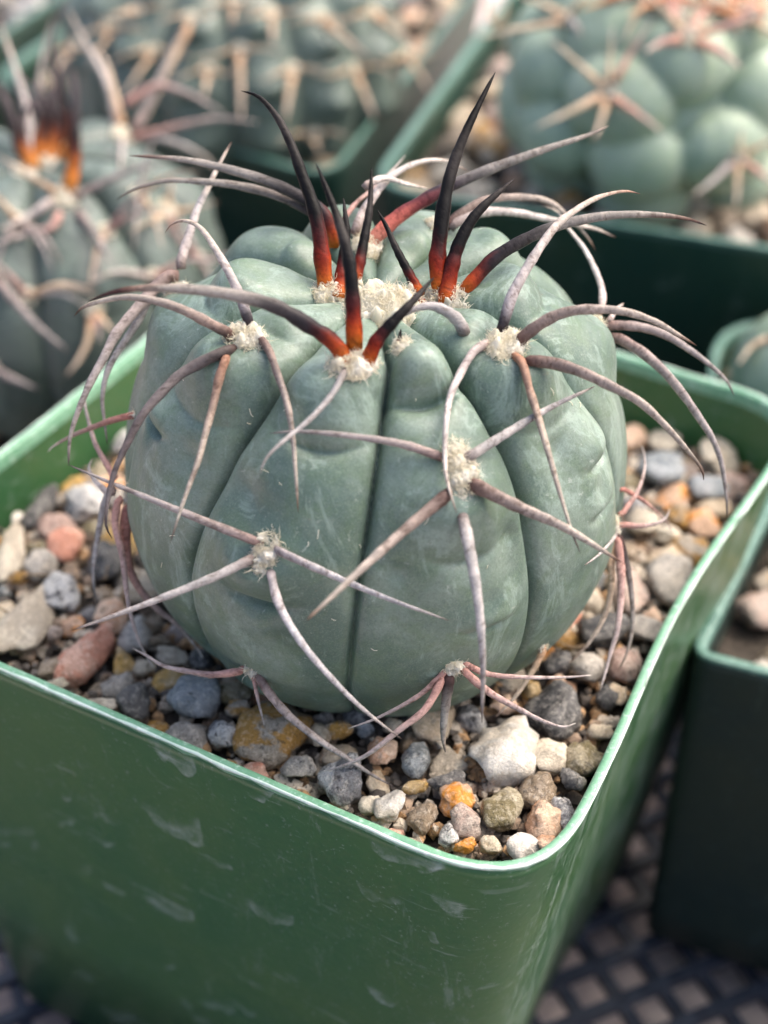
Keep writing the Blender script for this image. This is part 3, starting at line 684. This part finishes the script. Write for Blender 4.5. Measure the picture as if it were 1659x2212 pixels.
# ------------------------------------------------------------------ main cactus
def const_g(a): return ([0, 180], [a, a])
GR = [([0, 28, 40, 55, 80, 115, 180], [6, 6, 2.5, 0, -3.5, -6.4, -7]), ([0, 30, 41, 54, 66, 110, 180], [28, 28.5, 32, 35, 36, 37, 37]),
      ([0, 28, 40, 54, 70, 91, 180], [-27, -28, -32, -37, -41, -45.6, -47]), ([0, 40, 60, 90, 180], [66, 67, 70, 75, 76]), ([0, 35, 46, 65, 180], [-70, -72, -74, -79, -82]),
      const_g(108), const_g(143), const_g(178), const_g(-148), const_g(-115)]
DEP = ([0, 8, 16, 26, 38, 55, 75, 100, 130, 180], [.02, .10, .28, .46, .46, .40, .32, .23, .13, .08])
TUBS = [(-14, 30, .20, .5, .4, .14, 1.0), (-24, 73, .24, .46, .36, .24, .72), (-32, 117, .05, .5, .4, 0, .8),
        (15, 25, .24, .45, .34, .26, .72), (20, 57, .20, .46, .45, .13, .92), (17, 106, .05, .5, .4, 0, .8), (-30, 60, -.10, .35, .3, 0, 1), (5, 75, -.07, .3, .5, 0, 1), (30, 72, -.08, .25, .45, 0, 1), (48, 58, -.08, .3, .4, 0, 1), (-48, 60, -.08, .3, .4, 0, 1), (-20, 95, -.06, .4, .2, 0, 1), (24, 86, .13, .35, .28, .15, .36),
        (50, 36, .24, .55, .42, .07, .9), (61, 61, .15, .36, .34, .20, .40), (58, 74, .12, .35, .25, .16, .3),
        (-52, 35, .24, .55, .42, .07, .9), (-63, 54, .18, .30, .3, .26, .38), (-80, 88, .07, .5, .4, .06, .7),
        (88, 21, .17, .5, .36, .08, .75), (94, 50, .2, .6, .45, .08, .9), (76, 96, .07, .5, .4, .05, .8),
        (-92, 21, .17, .5, .36, .08, .75), (-104, 46, .2, .6, .45, .08, .9), (-130, 30, .15, .6, .42, .05, .9), (-165, 22, .17, .5, .36, .08, .8), (-160, 55, .1, .7, .5, .05, .9),
        (160, 34, .15, .6, .42, .05, .9), (125, 24, .17, .5, .36, .08, .8), (125, 55, .1, .7, .5, .05, .9),
        (-45, 17, .10, .3, .25, .06, .5), (45, 19, .10, .3, .25, .06, .5), (150, 13, .08, .25, .2, .04, .4), (-125, 13, .08, .25, .2, .04, .4)]
cactus = empty('cactus', (CACT[0], CACT[1], -1.2), 'round ribbed grey green cactus in sharp focus with long curved spines', 'cactus')
body = Body(CACT, 3.08, 2.94, .52, 19, GR, DEP, TUBS, full=.84)
body_o = body.build(cactus, M_SKIN, 960, 330, 152)

def areole(x, y, R, Rl, count, spines, ln=.16, seed=0, bd=None, parent=None, n_s=34, sides=10):
    main = bd is None; bd = bd or body; parent = parent or cactus
    p, n, dep = bd.near(x, y)
    ao = wool('areole', p, n, R * .94, Rl * .94, int(count * .95), ln * .72, parent, seed=seed)
    for (pal, wpx, dtip, pts) in spines:
        k = FPX / dep; P2 = np.array(pts, float)
        xy = catmull(np.concatenate([P2, np.zeros((len(P2), 1))], 1), n_s)[:, :2]
        t = np.concatenate([[0], np.cumsum(np.linalg.norm(np.diff(xy, axis=0), axis=1))]); t /= t[-1]
        r0 = wpx / k / 2; bow = 0.0
        if isinstance(dtip, tuple): dtip, bow = dtip
        dz = dep - .02 + dtip * t + bow * 4 * t * (1 - t)
        rr = spine_profile(t, r0)
        for i in range(n_s):
            h = bd.hit(*xy[i])
            if h is not None:
                lim = h[2] - (.02 + .5 * rr[i]) - .10 * min(1, t[i] / .25)
                if t[i] > .03: dz[i] = min(dz[i], lim)
            q = at(xy[i][0], xy[i][1], dz[i]); g = soil_z(q[0], q[1]) + .12
            if main and q[2] < g and inside(POLY_IN, q[0], q[1]):
                dd = ray(*xy[i]); dz[i] = (g - CAM[2]) / dd[2]
        for _ in range(6): dz[1:-1] = np.minimum(dz[1:-1], .25 * dz[:-2] + .5 * dz[1:-1] + .25 * dz[2:])
        path = np.array([at(xy[i][0], xy[i][1], dz[i]) for i in range(n_s)])
        path[0] = path[0] - n * .05
        spine_obj(path, r0, pal, ao, sides=sides)
    return ao
A_ = []
# front crown areole
areole(762, 788, .30, .22, 520, [
 ('young', 38, (.15, -.2), [(766,745),(762,650),(754,565),(735,490),(712,425),(682,352)]),
 ('younggrey', 38, (-.25, -.2), [(748,775),(715,735),(668,704),(590,660),(480,633),(350,622),(260,628),(188,650)]),
 ('young', 36, (.1, -.15), [(793,782),(815,735),(850,695),(889,654),(937,600)]),
 ('grey', 22, (-.55, -.1), [(748,795),(738,815),(715,855),(670,905),(610,955),(575,990),(560,1027)])], seed=1)
# left shoulder
areole(530, 728, .27, .22, 460, [
 ('palebase', 24, (.5, -.2), [(538,697),(520,645),(498,595),(470,545),(440,500),(415,481),(390,477),(368,487),(357,503)]),
 ('brownpink', 26, (-.1, -.3), [(500,722),(459,702),(412,677),(365,658),(315,646),(272,642),(225,649),(179,664),(160,683)]),
 ('darkbrown', 29, (.0, -.25), [(518,752),(472,765),(416,793),(385,812),(354,843),(310,893),(279,949),(254,1002),(239,1048),(231,1095),(229,1136),(242,1163)]),
 ('rust', 27, (-.5, -.2), [(494,760),(475,812),(460,877),(444,936),(428,996),(403,1064),(385,1117),(368,1172)]),
 ('brownpink', 26, (-.5, -.2), [(556,727),(580,755),(600,810),(620,870),(632,940),(638,1010),(644,1107)])], seed=2)
# right shoulder
areole(1092, 745, .30, .24, 560, [
 ('palebase', 27, (.7, -.2), [(1085,708),(1096,670),(1110,630),(1148,563),(1195,495),(1233,461),(1288,428),(1347,413),(1383,419)]),
 ('brownpink', 30, (.2, -.3), [(1118,738),(1170,698),(1220,675),(1279,668),(1347,673),(1414,694),(1465,723),(1505,747)]),
 ('brownpink', 31, (.2, -.4), [(1135,778),(1195,785),(1254,803),(1317,833),(1380,867),(1430,912),(1480,967),(1515,1012),(1520,1037)]),
 ('rust', 26, (-.4, -.2), [(1102,766),(1127,782),(1144,842),(1161,896),(1190,997),(1210,1067),(1235,1147),(1254,1196)]),
 ('pale', 25, (-.45, -.2), [(1058,740),(1022,761),(988,820),(970,867),(962,937),(962,1012),(972,1062),(987,1110)])], seed=3)
# front right rib
areole(998, 1020, .20, .38, 520, [
 ('mauve', 21, (-.1, -.1), [(962,990),(870,960),(760,942),(650,932),(582,936)]),
 ('grey', 25, (.5, 0), [(1005,992),(1080,945),(1180,885),(1286,834)]),
 ('brownpink', 34, (.2, -.1), [(1015,1043),(1120,1095),(1220,1140),(1342,1214)]),
 ('brownpink', 32, (-.8, -.1), [(975,1062),(880,1140),(780,1230),(660,1342)]),
 ('grey', 28, (.1, -.3), [(997,1105),(1015,1190),(1033,1300),(1043,1430),(1041,1562)])], seed=4)
# front left rib
areole(572, 1193, .17, .28, 420, [
 ('mauve', 22, (.3, -.1), [(562,1173),(440,1125),(330,1080),(240,1043),(150,1005)]),
 ('grey', 23, (-.1, -.1), [(548,1205),(470,1243),(380,1280),(280,1318),(154,1362)]),
 ('lavender', 23, (-.1, 0), [(590,1185),(700,1235),(830,1290),(971,1341)]),
 ('lavender', 22, (.5, -.4), [(582,1228),(605,1310),(660,1400),(740,1490),(800,1545),(868,1597)])], seed=5)
# base areoles at the gravel
areole(540, 1450, .11, .10, 130, [
 ('pink', 19, (.5, 0), [(525,1449),(470,1457),(435,1455),(358,1440),(320,1418),(286,1400)]),
 ('pink', 11, (.1, 0), [(547,1456),(556,1505),(571,1567)]),
 ('mauve', 22, (.1, -.2), [(555,1458),(580,1495),(620,1542),(684,1595),(744,1634),(798,1670),(849,1699)])], seed=6)
areole(980, 1443, .14, .16, 200, [
 ('pink', 15, (.2, 0), [(965,1448),(904,1503),(819,1549),(752,1574)]),
 ('pink', 19, (.3, -.2), [(958,1462),(919,1531),(862,1577),(798,1627),(748,1652),(690,1669)]),
 ('darkgrey', 27, (.3, 0), [(970,1465),(963,1520),(957,1585),(962,1625)]),
 ('pink', 15, (.5, 0), [(998,1431),(1055,1456),(1134,1463),(1222,1463),(1281,1458)]),
 ('pink', 19, (.3, 0), [(1002,1449),(1052,1492),(1112,1527),(1169,1556),(1215,1570),(1244,1562)])], seed=7)
areole(1172, 1398, .08, .08, 60, [('tan', 16, (.1, 0), [(1176,1400),(1150,1450),(1112,1506),(1070,1549)])], seed=8)
# left flank
areole(262, 1060, .12, .2, 220, [
 ('pink', 15, (.5, 0), [(243,1030),(235,1011),(207,961),(192,912),(184,874),(183,831)]),
 ('pale', 17, (.4, 0), [(240,1062),(229,1061),(204,1036),(192,1011),(201,989)]),
 ('pink', 18, (.2, -.2), [(256,1072),(249,1135),(264,1197),(271,1256),(280,1318),(302,1390),(336,1449)]),
 ('pink', 14, (.2, -.1), [(254,1080),(249,1128),(261,1181),(275,1228)]),
 ('red', 26, (.6, 0), [(275,1090),(271,1156),(277,1219),(299,1268),(336,1312),(383,1349),(420,1393),(440,1422)]),
 ('grey', 17, (.6, 0), [(240,1052),(224,1094),(212,1156),(202,1225),(204,1275),(214,1308)])], seed=9)
areole(290, 897, .05, .05, 30, [('red', 16, (.6, 0), [(285,897),(242,908),(198,924),(152,943),(114,965),(103,977)])], seed=10)
# left back
areole(368, 588, .15, .2, 260, [
 ('pale', 23, (.5, 0), [(388,572),(409,506),(427,450),(449,406),(470,362),(499,308)]),
 ('mauve', 30, (-.3, -.2), [(380,588),(340,615),(315,645),(284,680),(250,722),(223,775),(195,827),(167,893),(151,949),(148,1006)]),
 ('grey', 22, (.1, -.1), [(352,602),(322,645),(297,695),(270,737),(248,771),(229,812),(221,862),(226,911),(232,961)])], seed=11)
# crown left
areole(715, 632, .26, .2, 480, [
 ('young', 38, (.2, -.1), [(704,620),(697,567),(690,505),(675,440),(655,385),(630,315),(600,255),(560,210),(521,196)]),
 ('young', 30, (.1, 0), [(732,642),(739,573),(749,505),(746,465),(742,428)])], seed=12)
areole(770, 610, .10, .10, 90, [('young', 28, (.3, 0), [(766,608),(777,567),(789,505),(799,445),(803,362)])], seed=13)
# crown back
areole(792, 530, .28, .2, 420, [
 ('youngred', 34, (.4, -.1), [(800,522),(839,486),(870,461),(901,442),(960,408),(1060,365),(1170,325),(1270,292),(1315,272)]),
 ('younggrey', 32, (.2, -.1), [(728,528),(715,490),(690,452),(640,420),(560,385),(450,355),(370,342),(279,336)]),
 ('darkgrey', 26, (.5, 0), [(720,500),(690,470),(658,449),(614,428),(552,409),(490,397),(427,392),(365,390),(312,401),(272,418),(252,432)]),
 ('pale', 22, (.8, 0), [(768,500),(777,473),(800,435),(840,385),(900,352),(960,347),(1012,370)]),
 ('pink', 12, (1.2, 0), [(745,470),(770,438),(810,405),(850,365),(876,335)]),
 ('pale', 17, (.6, 0), [(790,400),(830,385),(880,398),(932,410)])], seed=14)
# crown right
areole(965, 648, .30, .24, 560, [
 ('young', 40, (.2, -.1), [(950,625),(945,567),(951,505),(959,442),(975,370),(1000,300),(1030,235),(1070,156)]),
 ('young', 40, (.1, -.1), [(963,662),(970,604),(988,536),(1016,480),(1050,440),(1110,387)]),
 ('younggrey', 33, (.4, -.2), [(998,632),(1032,595),(1069,557),(1127,521),(1195,491),(1271,472),(1338,464),(1414,464),(1482,472),(1526,487)]),
 ('young', 24, (.1, 0), [(906,632),(879,582),(854,533),(833,486),(814,452)]),
 ('young', 20, (0, 0), [(913,656),(895,629),(876,594)])], seed=15)
areole(868, 748, .16, .12, 220, [('young', 13, (0, 0), [(862,740),(864,725),(866,710)])], seed=16)
areole(1000, 712, .05, .05, 20, [('grey', 30, (-.2, -.1), [(1003,716),(985,688),(955,668),(926,661),(890,670),(860,692)])], seed=17)
# back right
areole(940, 486, .14, .14, 200, [
 ('brownpink', 22, (.8, 0), [(965,486),(1009,453),(1051,432),(1102,426),(1157,428),(1191,438),(1220,461),(1254,495),(1275,521),(1287,543)]),
 ('pale', 23, (.8, 0), [(975,486),(1010,470),(1051,457),(1110,459),(1170,470),(1233,483),(1288,495),(1330,513)])], seed=18)
areole(1312, 690, .12, .2, 200, [
 ('pale', 19, (.9, 0), [(1300,670),(1301,630),(1288,588),(1262,537),(1229,495),(1203,457),(1168,443)]),
 ('mauve', 22, (.3, -.1), [(1318,702),(1381,706),(1436,723),(1486,753),(1537,791),(1571,825),(1586,855)]),
 ('mauve', 25, (.0, -.2), [(1326,724),(1381,757),(1431,799),(1474,850),(1512,905),(1540,950),(1560,1007),(1570,1087),(1570,1118)]),
 ('pale', 14, (.4, 0), [(1318,690),(1332,668),(1348,655)])], seed=19)
# right flank
areole(1340, 1132, .12, .2, 240, [
 ('pink', 14, (.6, 0), [(1345,1110),(1356,1093),(1376,1064),(1391,1020),(1392,986),(1386,962)]),
 ('pink', 14, (.3, 0), [(1345,1133),(1382,1136),(1420,1130),(1440,1116),(1446,1098)]),
 ('red', 11, (1.0, 0), [(1345,1055),(1393,1084),(1434,1122),(1458,1154)]),
 ('grey', 11, (-.3, 0), [(1332,1150),(1324,1165),(1295,1197),(1262,1222)]),
 ('tan', 19, (.2, 0), [(1330,1165),(1320,1210),(1321,1260),(1307,1327),(1275,1385),(1228,1435)]),
 ('pink', 21, (-.2, 0), [(1333,1160),(1341,1231),(1341,1289),(1333,1361),(1318,1413),(1297,1492)]),
 ('darkgrey', 17, (.3, 0), [(1336,1155),(1353,1217),(1365,1289),(1365,1361),(1353,1413),(1335,1449)])], seed=20)
# crown wool in the growing point
pw, nw, _ = body.near(835, 668)
wool('crown_wool', pw, np.array([0, -.1, 1.0]), .52, .40, 1100, .13, cactus, seed=31)
# loose pale fibres caught on the skin
def lint():
    V, F = [], []; r = random.Random(4)
    spots = [(820,1390),(640,845),(400,820),(330,1230),(700,1010),(560,1020),(880,1180),(610,1060),(590,1130),(930,1130),(1260,880),(1220,640),(610,870),(1080,1240),(660,1170),(720,1350),(900,1000),(1200,830),(480,940),(1120,1090),(350,1140),(760,1190),(520,900),(880,860)]
    for (x, y) in spots:
        for _ in range(r.choice((0, 1, 1, 2))):
            h = body.hit(x + r.uniform(-30, 30), y + r.uniform(-22, 22))
            if not h: continue
            p, n, _d = h; t = np.cross(n, (r.uniform(-1, 1), r.uniform(-1, 1), r.uniform(-1, 1))); t /= np.linalg.norm(t); b = np.cross(n, t)
            L = r.uniform(.03, .10); cv = r.uniform(-2.2, 2.2); pts = []
            for j in range(7):
                s_ = j / 6; pts.append(p + n * (.006 + .015 * math.sin(s_ * 3.1)) + t * L * (s_ - .5) + b * L * .5 * math.sin(cv * s_))
            v, f = tube(np.array(pts), np.full(7, .0032), 4); o = len(V); V += v.tolist(); F += [tuple(o + i for i in q) for q in f]
    tag(mesh_obj('lint_fibres', V, F, M_WOOL, cactus), kind='stuff')
lint()

# ------------------------------------------------------------------ neighbouring pots and plants
def quad(c0, u, v, a, b):
    c0, u, v = (np.asarray(q, float) for q in (c0, u, v)); return [c0, c0 + u * a, c0 + u * a + v * b, c0 + v * b]
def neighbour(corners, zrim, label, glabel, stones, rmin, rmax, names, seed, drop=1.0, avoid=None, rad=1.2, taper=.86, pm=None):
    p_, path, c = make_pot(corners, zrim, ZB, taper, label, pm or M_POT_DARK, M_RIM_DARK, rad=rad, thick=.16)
    g = empty('gravel_bed', (c[0], c[1], zrim - drop), glabel, 'gravel')
    inner = inset(path, .25); zf = lambda x, y: zrim - drop
    soil_sheet(g, inset(path, .15), lambda x, y: zrim - drop - .2, M_SOIL, c)
    fill_stones(g, inner, zf, stones, rmin, rmax, [], LOW + RND, .82, names, avoid, seed, 6000, 0)
    return c
warm = ['peach', 'tan', 'cream', 'mauve', 'pinkgrey', 'tan', 'brown', 'white', 'grey', 'ochre', 'salmon']
cool = ['tan', 'grey', 'brown', 'cream', 'dark', 'peach', 'pinkgrey', 'ochre']
# pot behind on the right
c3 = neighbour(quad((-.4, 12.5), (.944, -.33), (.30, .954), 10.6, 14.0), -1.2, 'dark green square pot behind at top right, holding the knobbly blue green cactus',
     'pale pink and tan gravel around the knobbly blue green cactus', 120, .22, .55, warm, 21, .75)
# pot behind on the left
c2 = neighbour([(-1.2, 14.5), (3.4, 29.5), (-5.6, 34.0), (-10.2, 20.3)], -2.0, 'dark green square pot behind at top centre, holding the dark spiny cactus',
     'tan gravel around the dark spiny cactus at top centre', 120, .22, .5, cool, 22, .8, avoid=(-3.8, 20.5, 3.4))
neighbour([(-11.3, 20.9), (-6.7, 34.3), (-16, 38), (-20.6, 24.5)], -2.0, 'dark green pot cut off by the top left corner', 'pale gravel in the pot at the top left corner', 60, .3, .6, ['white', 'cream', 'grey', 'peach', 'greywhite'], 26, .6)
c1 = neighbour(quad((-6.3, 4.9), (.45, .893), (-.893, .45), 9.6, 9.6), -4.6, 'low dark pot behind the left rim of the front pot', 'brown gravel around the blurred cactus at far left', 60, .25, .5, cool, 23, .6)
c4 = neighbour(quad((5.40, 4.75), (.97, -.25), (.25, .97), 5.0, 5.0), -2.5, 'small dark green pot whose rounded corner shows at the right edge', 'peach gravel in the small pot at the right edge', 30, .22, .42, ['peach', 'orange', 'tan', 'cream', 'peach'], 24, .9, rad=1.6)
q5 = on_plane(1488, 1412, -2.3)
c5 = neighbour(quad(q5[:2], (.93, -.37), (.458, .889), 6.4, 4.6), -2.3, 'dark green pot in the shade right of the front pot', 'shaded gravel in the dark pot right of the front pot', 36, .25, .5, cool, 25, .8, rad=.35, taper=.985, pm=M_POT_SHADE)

def azpol(bd, x, y):
    d = ray(x, y); sc3 = np.array([bd.A, bd.A, bd.B]); o = (CAM - bd.c) / sc3; e = d / sc3
    a, b, c = e @ e, o @ e, o @ o - 1; q = b * b - a * c
    t = (-b - math.sqrt(max(q, 0))) / a; p = (CAM + d * t - bd.c)
    return math.degrees(math.atan2(p[0], -p[1])), math.degrees(math.acos(max(-1, min(1, p[2] / bd.B))))
def even_grooves(n, off=0): return [const_g(off + 360 / n * i) for i in range(n)]
# knobbly blue green cactus
cc3 = at(1425, 195, 31.0)
k3 = empty('cactus', (cc3[0], cc3[1], -2.2), 'blurred blue green cactus with large round knobs and straw coloured spines', 'cactus')
b3 = Body(cc3, 2.75, 2.35, .35, 22, even_grooves(8, 10), ([0, 30, 180], [.02, .06, .06]), [])
spots3 = [(1350, 225), (1135, 235), (1560, 320), (1385, 415), (1190, 365), (1165, 85), (1305, 75), (1480, 130), (1650, 200), (1240, -20), (1420, 10), (1580, 60), (1690, 420)]
for (x, y) in spots3:
    a_, p_ = azpol(b3, x, y); b3.tubs.append((a_, p_, .80, 1.02, .95, 0, 1))
for i in range(18):
    a_ = 105 + 14 * i; b3.tubs.append((a_, (42, 72, 100)[i % 3], .80, 1.02, .95, 0, 1))
b3.tubmax = True
b3.build(k3, M_SKIN_BLUE, 240, 130, 150)
def A3(x, y, sp, R=.22, cnt=160, seed=0): areole(x, y, R, R, cnt, sp, .2, seed, b3, k3, 14, 6)
A3(1313, 200, [('straw', 17, -.3, [(1308,192),(1245,135),(1187,84)]), ('straw', 14, -.3, [(1314,186),(1318,120),(1323,56)]), ('rosy', 17, -.4, [(1325,182),(1365,110),(1411,40)]),
   ('straw', 20, -.3, [(1297,208),(1225,245),(1152,277)]), ('tan', 22, -.4, [(1311,216),(1298,260),(1282,304)]), ('rosy', 22, -.4, [(1325,210),(1380,248),(1434,287)])], seed=41)
A3(1225, 40, [('straw', 18, -.2, [(1212,48),(1120,64),(1026,82)]), ('pale', 22, -.3, [(1232,45),(1245,60),(1255,80)]), ('straw', 16, -.2, [(1215,32),(1170,10),(1120,-10)]), ('straw', 16, -.3, [(1232,30),(1260,-5),(1290,-40)])], seed=42)
A3(1487, 76, [('rosy', 22, -.3, [(1470,86),(1430,92),(1390,114)]), ('rosy', 24, -.4, [(1505,90),(1555,112),(1602,150)]), ('rosy', 20, -.4, [(1505,72),(1580,55),(1665,25)]), ('straw', 16, -.2, [(1490,60),(1500,10),(1515,-40)]), ('straw', 16, -.2, [(1475,66),(1430,20),(1390,-20)])], .3, 240, 43)
A3(1595, 340, [('pale', 20, -.3, [(1582,350),(1540,390),(1493,426)]), ('tan', 16, -.3, [(1594,352),(1592,400),(1590,452)]), ('rosy', 17, -.3, [(1608,350),(1640,372),(1690,412)]), ('tan', 14, -.3, [(1608,334),(1650,312),(1700,290)]), ('straw', 12, -.3, [(1598,328),(1600,305),(1602,276)])], seed=44)
A3(1400, 5, [('straw', 16, -.2, [(1400,0),(1370,40),(1345,95)]), ('rosy', 18, -.2, [(1405,-5),(1430,20),(1460,45)]), ('straw', 16, -.2, [(1395,-5),(1350,-20),(1300,-30)])], .3, 200, 45)
A3(1610, 30, [('straw', 16, -.2, [(1610,30),(1560,10),(1500,0)]), ('straw', 18, -.2, [(1612,25),(1630,-10),(1660,-40)]), ('straw', 18, -.2, [(1615,40),(1650,60),(1700,90)])], .3, 200, 46)
A3(1060, 60, [('straw', 13, -.1, [(1065,50),(1055,20),(1062,-20)]), ('straw', 13, -.1, [(1070,60),(1090,30),(1100,-10)])], .2, 80, 47)

# dark spiny cactus
cc2 = at(505, 120, 36.0)
k2 = empty('cactus', (cc2[0], cc2[1], -2.9), 'blurred dark green cactus with thick tan downward spines at top centre', 'cactus')
b2 = Body(cc2, 4.25, 3.3, .4, 20, even_grooves(15, 4), ([0, 10, 25, 180], [.02, .2, .5, .45]), [])
for i in range(15):
    for j, pl in enumerate((30, 52, 74, 96)): b2.tubs.append((16 + 24 * i, pl + (11 if i % 2 else 0), .28, .5, .42, .2, .55))
b2.build(k2, M_SKIN_DARK, 240, 130, 150)
def A2(x, y, sp, R=.26, cnt=150, seed=0): areole(x, y, R, R * .8, cnt, sp, .22, seed, b2, k2, 14, 6)
for i, (x, y, ex, ey) in enumerate([(517,108,521,268),(631,150,615,268),(764,150,812,264),(693,38,800,130),(413,38,300,285),(804,27,895,104),(586,27,590,100),(675,291,690,330),(880,118,930,200),(505,6,500,60),(330,110,262,215),(240,60,190,150),(300,20,240,40),(450,150,440,215),(160,100,110,170)]):
    r_ = random.Random(i); w1 = r_.uniform(70, 105)
    A2(x, y, [('tan', 19 if i < 7 else 14, (-.5, -.1), [(x, y + 6), ((x + ex) / 2, (y + ey) / 2), (ex, ey)]),
              ('tan', 9, -.3, [(x - 8, y), (x - w1 * .5, y + r_.uniform(-4, 14)), (x - w1, y + r_.uniform(0, 40))]),
              ('tan', 9, -.3, [(x + 8, y), (x + w1 * .5, y + r_.uniform(-8, 12)), (x + w1, y + r_.uniform(-20, 30))])], seed=60 + i)

# cactus at far left with orange and black young spines
cc1 = at(118, 610, 28.6)
k1 = empty('cactus', (cc1[0], cc1[1], -5.2), 'blurred grey green cactus at left with orange and black young spines', 'cactus')
b1 = Body(cc1, 3.45, 3.1, .5, 19, even_grooves(9, 8), ([0, 8, 16, 26, 40, 70, 180], [.02, .1, .26, .45, .45, .4, .25]), [(-12 + 40 * i, (32, 58)[i % 2], .16, .7, .5, .05, .9) for i in range(9)])
b1.build(k1, M_SKIN_DULL, 240, 130, 150)
def A1(x, y, sp, R=.3, cnt=160, seed=0): areole(x, y, R, R, cnt, sp, .2, seed, b1, k1, 16, 6)
A1(140, 425, [('tan', 17, -.3, [(125,418),(67,383),(-5,335)]), ('mauve', 19, -.3, [(158,428),(233,390),(300,362),(370,350)]), ('pale', 22, -.4, [(115,432),(60,468),(-10,500)]),
   ('mauve', 24, -.5, [(165,455),(200,500),(245,578)]), ('pink', 20, -.6, [(130,455),(110,492),(50,508),(-10,526)]), ('orangeblack', 34, -.2, [(147,412),(160,350),(162,283),(163,215),(158,148)]),
   ('orangeblack', 20, -.1, [(150,400),(152,330),(135,200),(112,100),(130,27),(152,-10)])], seed=71)
A1(55, 372, [('orangeblack', 36, -.1, [(75,362),(45,317),(30,267),(-5,173)]), ('pale', 20, .2, [(60,340),(62,270),(48,200),(17,100),(-5,38)]), ('orangeblack', 30, 0, [(60,350),(52,300),(50,255),(75,210)])], seed=72)
A1(118, 330, [('orangeblack', 30, .1, [(128,330),(110,270),(78,210)]), ('mauve', 16, .3, [(120,320),(85,200),(95,110),(118,20)])], seed=73)
A1(265, 298, [('pale', 18, -.2, [(264,302),(262,335),(260,372)]), ('pink', 17, -.2, [(285,300),(367,277),(467,257),(560,264)]), ('mauve', 22, .4, [(290,285),(327,207),(367,117),(395,60)]),
   ('pale', 20, .4, [(255,280),(233,183),(183,90),(145,15)]), ('pink', 20, .3, [(272,225),(333,187),(400,200),(485,246)]), ('pale', 17, .2, [(290,300),(350,300),(433,333),(470,372)]), ('tan', 22, .3, [(262,270),(225,130),(190,110)])], .32, 220, 74)
A1(360, 455, [('straw', 18, -.2, [(350,464),(310,485),(273,507)]), ('tan', 15, -.2, [(362,445),(368,410),(371,376)]), ('tan', 15, 0, [(372,460),(420,450),(470,435)]), ('pink', 18, -.2, [(366,470),(380,500),(392,540)])], seed=75)
A1(203, 668, [('tan', 19, -.2, [(198,680),(190,735),(168,780),(140,815)]), ('tan', 18, -.2, [(208,680),(228,700),(250,722)]), ('pink', 15, -.2, [(205,684),(212,712),(215,738)])], .2, 90, 76)
A1(-30, 590, [('mauve', 24, -.5, [(-20,585),(0,612),(70,694),(148,760)])], seed=77)
A1(-20, 790, [('mauve', 22, -.3, [(-25,790),(20,815),(85,842)])], .2, 60, 78)

# small plant in the pot at the right edge
cc4 = at(1800, 830, 26.0)
k4 = empty('cactus', (cc4[0], cc4[1], -3.6), 'pale blue green cactus flank cut off by the right edge', 'cactus')
b4 = Body(cc4, 1.85, 1.6, .2, 22, even_grooves(8, 0), ([0, 20, 180], [.02, .2, .2]), [])
b4.build(k4, M_SKIN_BLUE, 160, 90, 150)
areole(1652, 742, .16, .16, 80, [('straw', 20, -.2, [(1660,738),(1625,748),(1592,790)]), ('rosy', 18, -.3, [(1660,735),(1680,725),(1700,730)])], .15, 81, b4, k4, 14, 6)

r_ = random.Random(12)
A1(96, 352, [('orangeblack', 24, .2, [(100 + r_.uniform(-40, 40), 350), (95 + r_.uniform(-50, 60), 270), (90 + r_.uniform(-80, 90), 150 + r_.uniform(-40, 60))]) for _ in range(8)], .3, 200, 90)
for i, (x, y) in enumerate([(40, 480), (300, 420), (430, 560), (330, 600), (60, 640), (230, 500)]):
    A1(x, y, [(r_.choice(('mauve', 'pale', 'pink', 'tan')), r_.uniform(12, 17), r_.uniform(-.6, .1), [(x, y), (x + 75 * math.cos(a), y + 60 * math.sin(a) - 20), (x + 150 * math.cos(a), y + 130 * math.sin(a))])
              for a in [r_.uniform(0, 6.28) for _ in range(4)]], .2, 70, 91 + i)
for i, (x, y) in enumerate([(1345, -12), (1440, -8), (1530, 12), (1580, -10), (1640, 4)]):
    A3(x, y, [(r_.choice(('ember', 'straw', 'ember', 'rosy')), r_.uniform(14, 20), -.3, [(x, y), (x + 50 * math.cos(a), y + 45 * math.sin(a)), (x + 100 * math.cos(a), y + 85 * math.sin(a))])
              for a in [r_.uniform(0, 6.28) for _ in range(6)]], .3, 140, 101 + i)

# dry rootlets and husks lying on the gravel
def m_root():
    m, nt, b = new_mat('dry_root'); v = coords(nt, (100, 100, 100))
    nt.links.new(mix(nt, ramp(nt, noise(nt, v, 8, 4, .6), [(.42, 0), (.58, 1)]), (.11, .075, .05), (.34, .25, .16)), b.inputs['Base Color'])
    b.inputs['Roughness'].default_value = .9; return m
M_ROOT = m_root(); rr_ = random.Random(77); cnt_ = 0
while cnt_ < 26:
    x, y = rr_.uniform(-6, 5.5), rr_.uniform(-5.5, 5.0)
    if not inside(POLY_IN, x, y) or edge_dist(POLY_IN, x, y) < .3 or math.hypot(x - CACT[0], y - CACT[1]) < 2.0: continue
    a = rr_.uniform(0, 6.28); L_ = rr_.uniform(.35, 1.1); cv = rr_.uniform(-1.3, 1.3); pts = []; px, py = x, y
    for j in range(9):
        pts.append((px, py, soil_z(px, py) + .17 + .05 * math.sin(j * 1.3 + a))); px += math.cos(a) * L_ / 8; py += math.sin(a) * L_ / 8; a += cv / 8 + rr_.uniform(-.2, .2)
    if not inside(POLY_IN, px, py): continue
    v_, f_ = tube(np.array(pts), np.linspace(rr_.uniform(.012, .022), .006, 9), 5)
    mesh_obj('dry_root', v_, f_, M_ROOT, gravel); cnt_ += 1
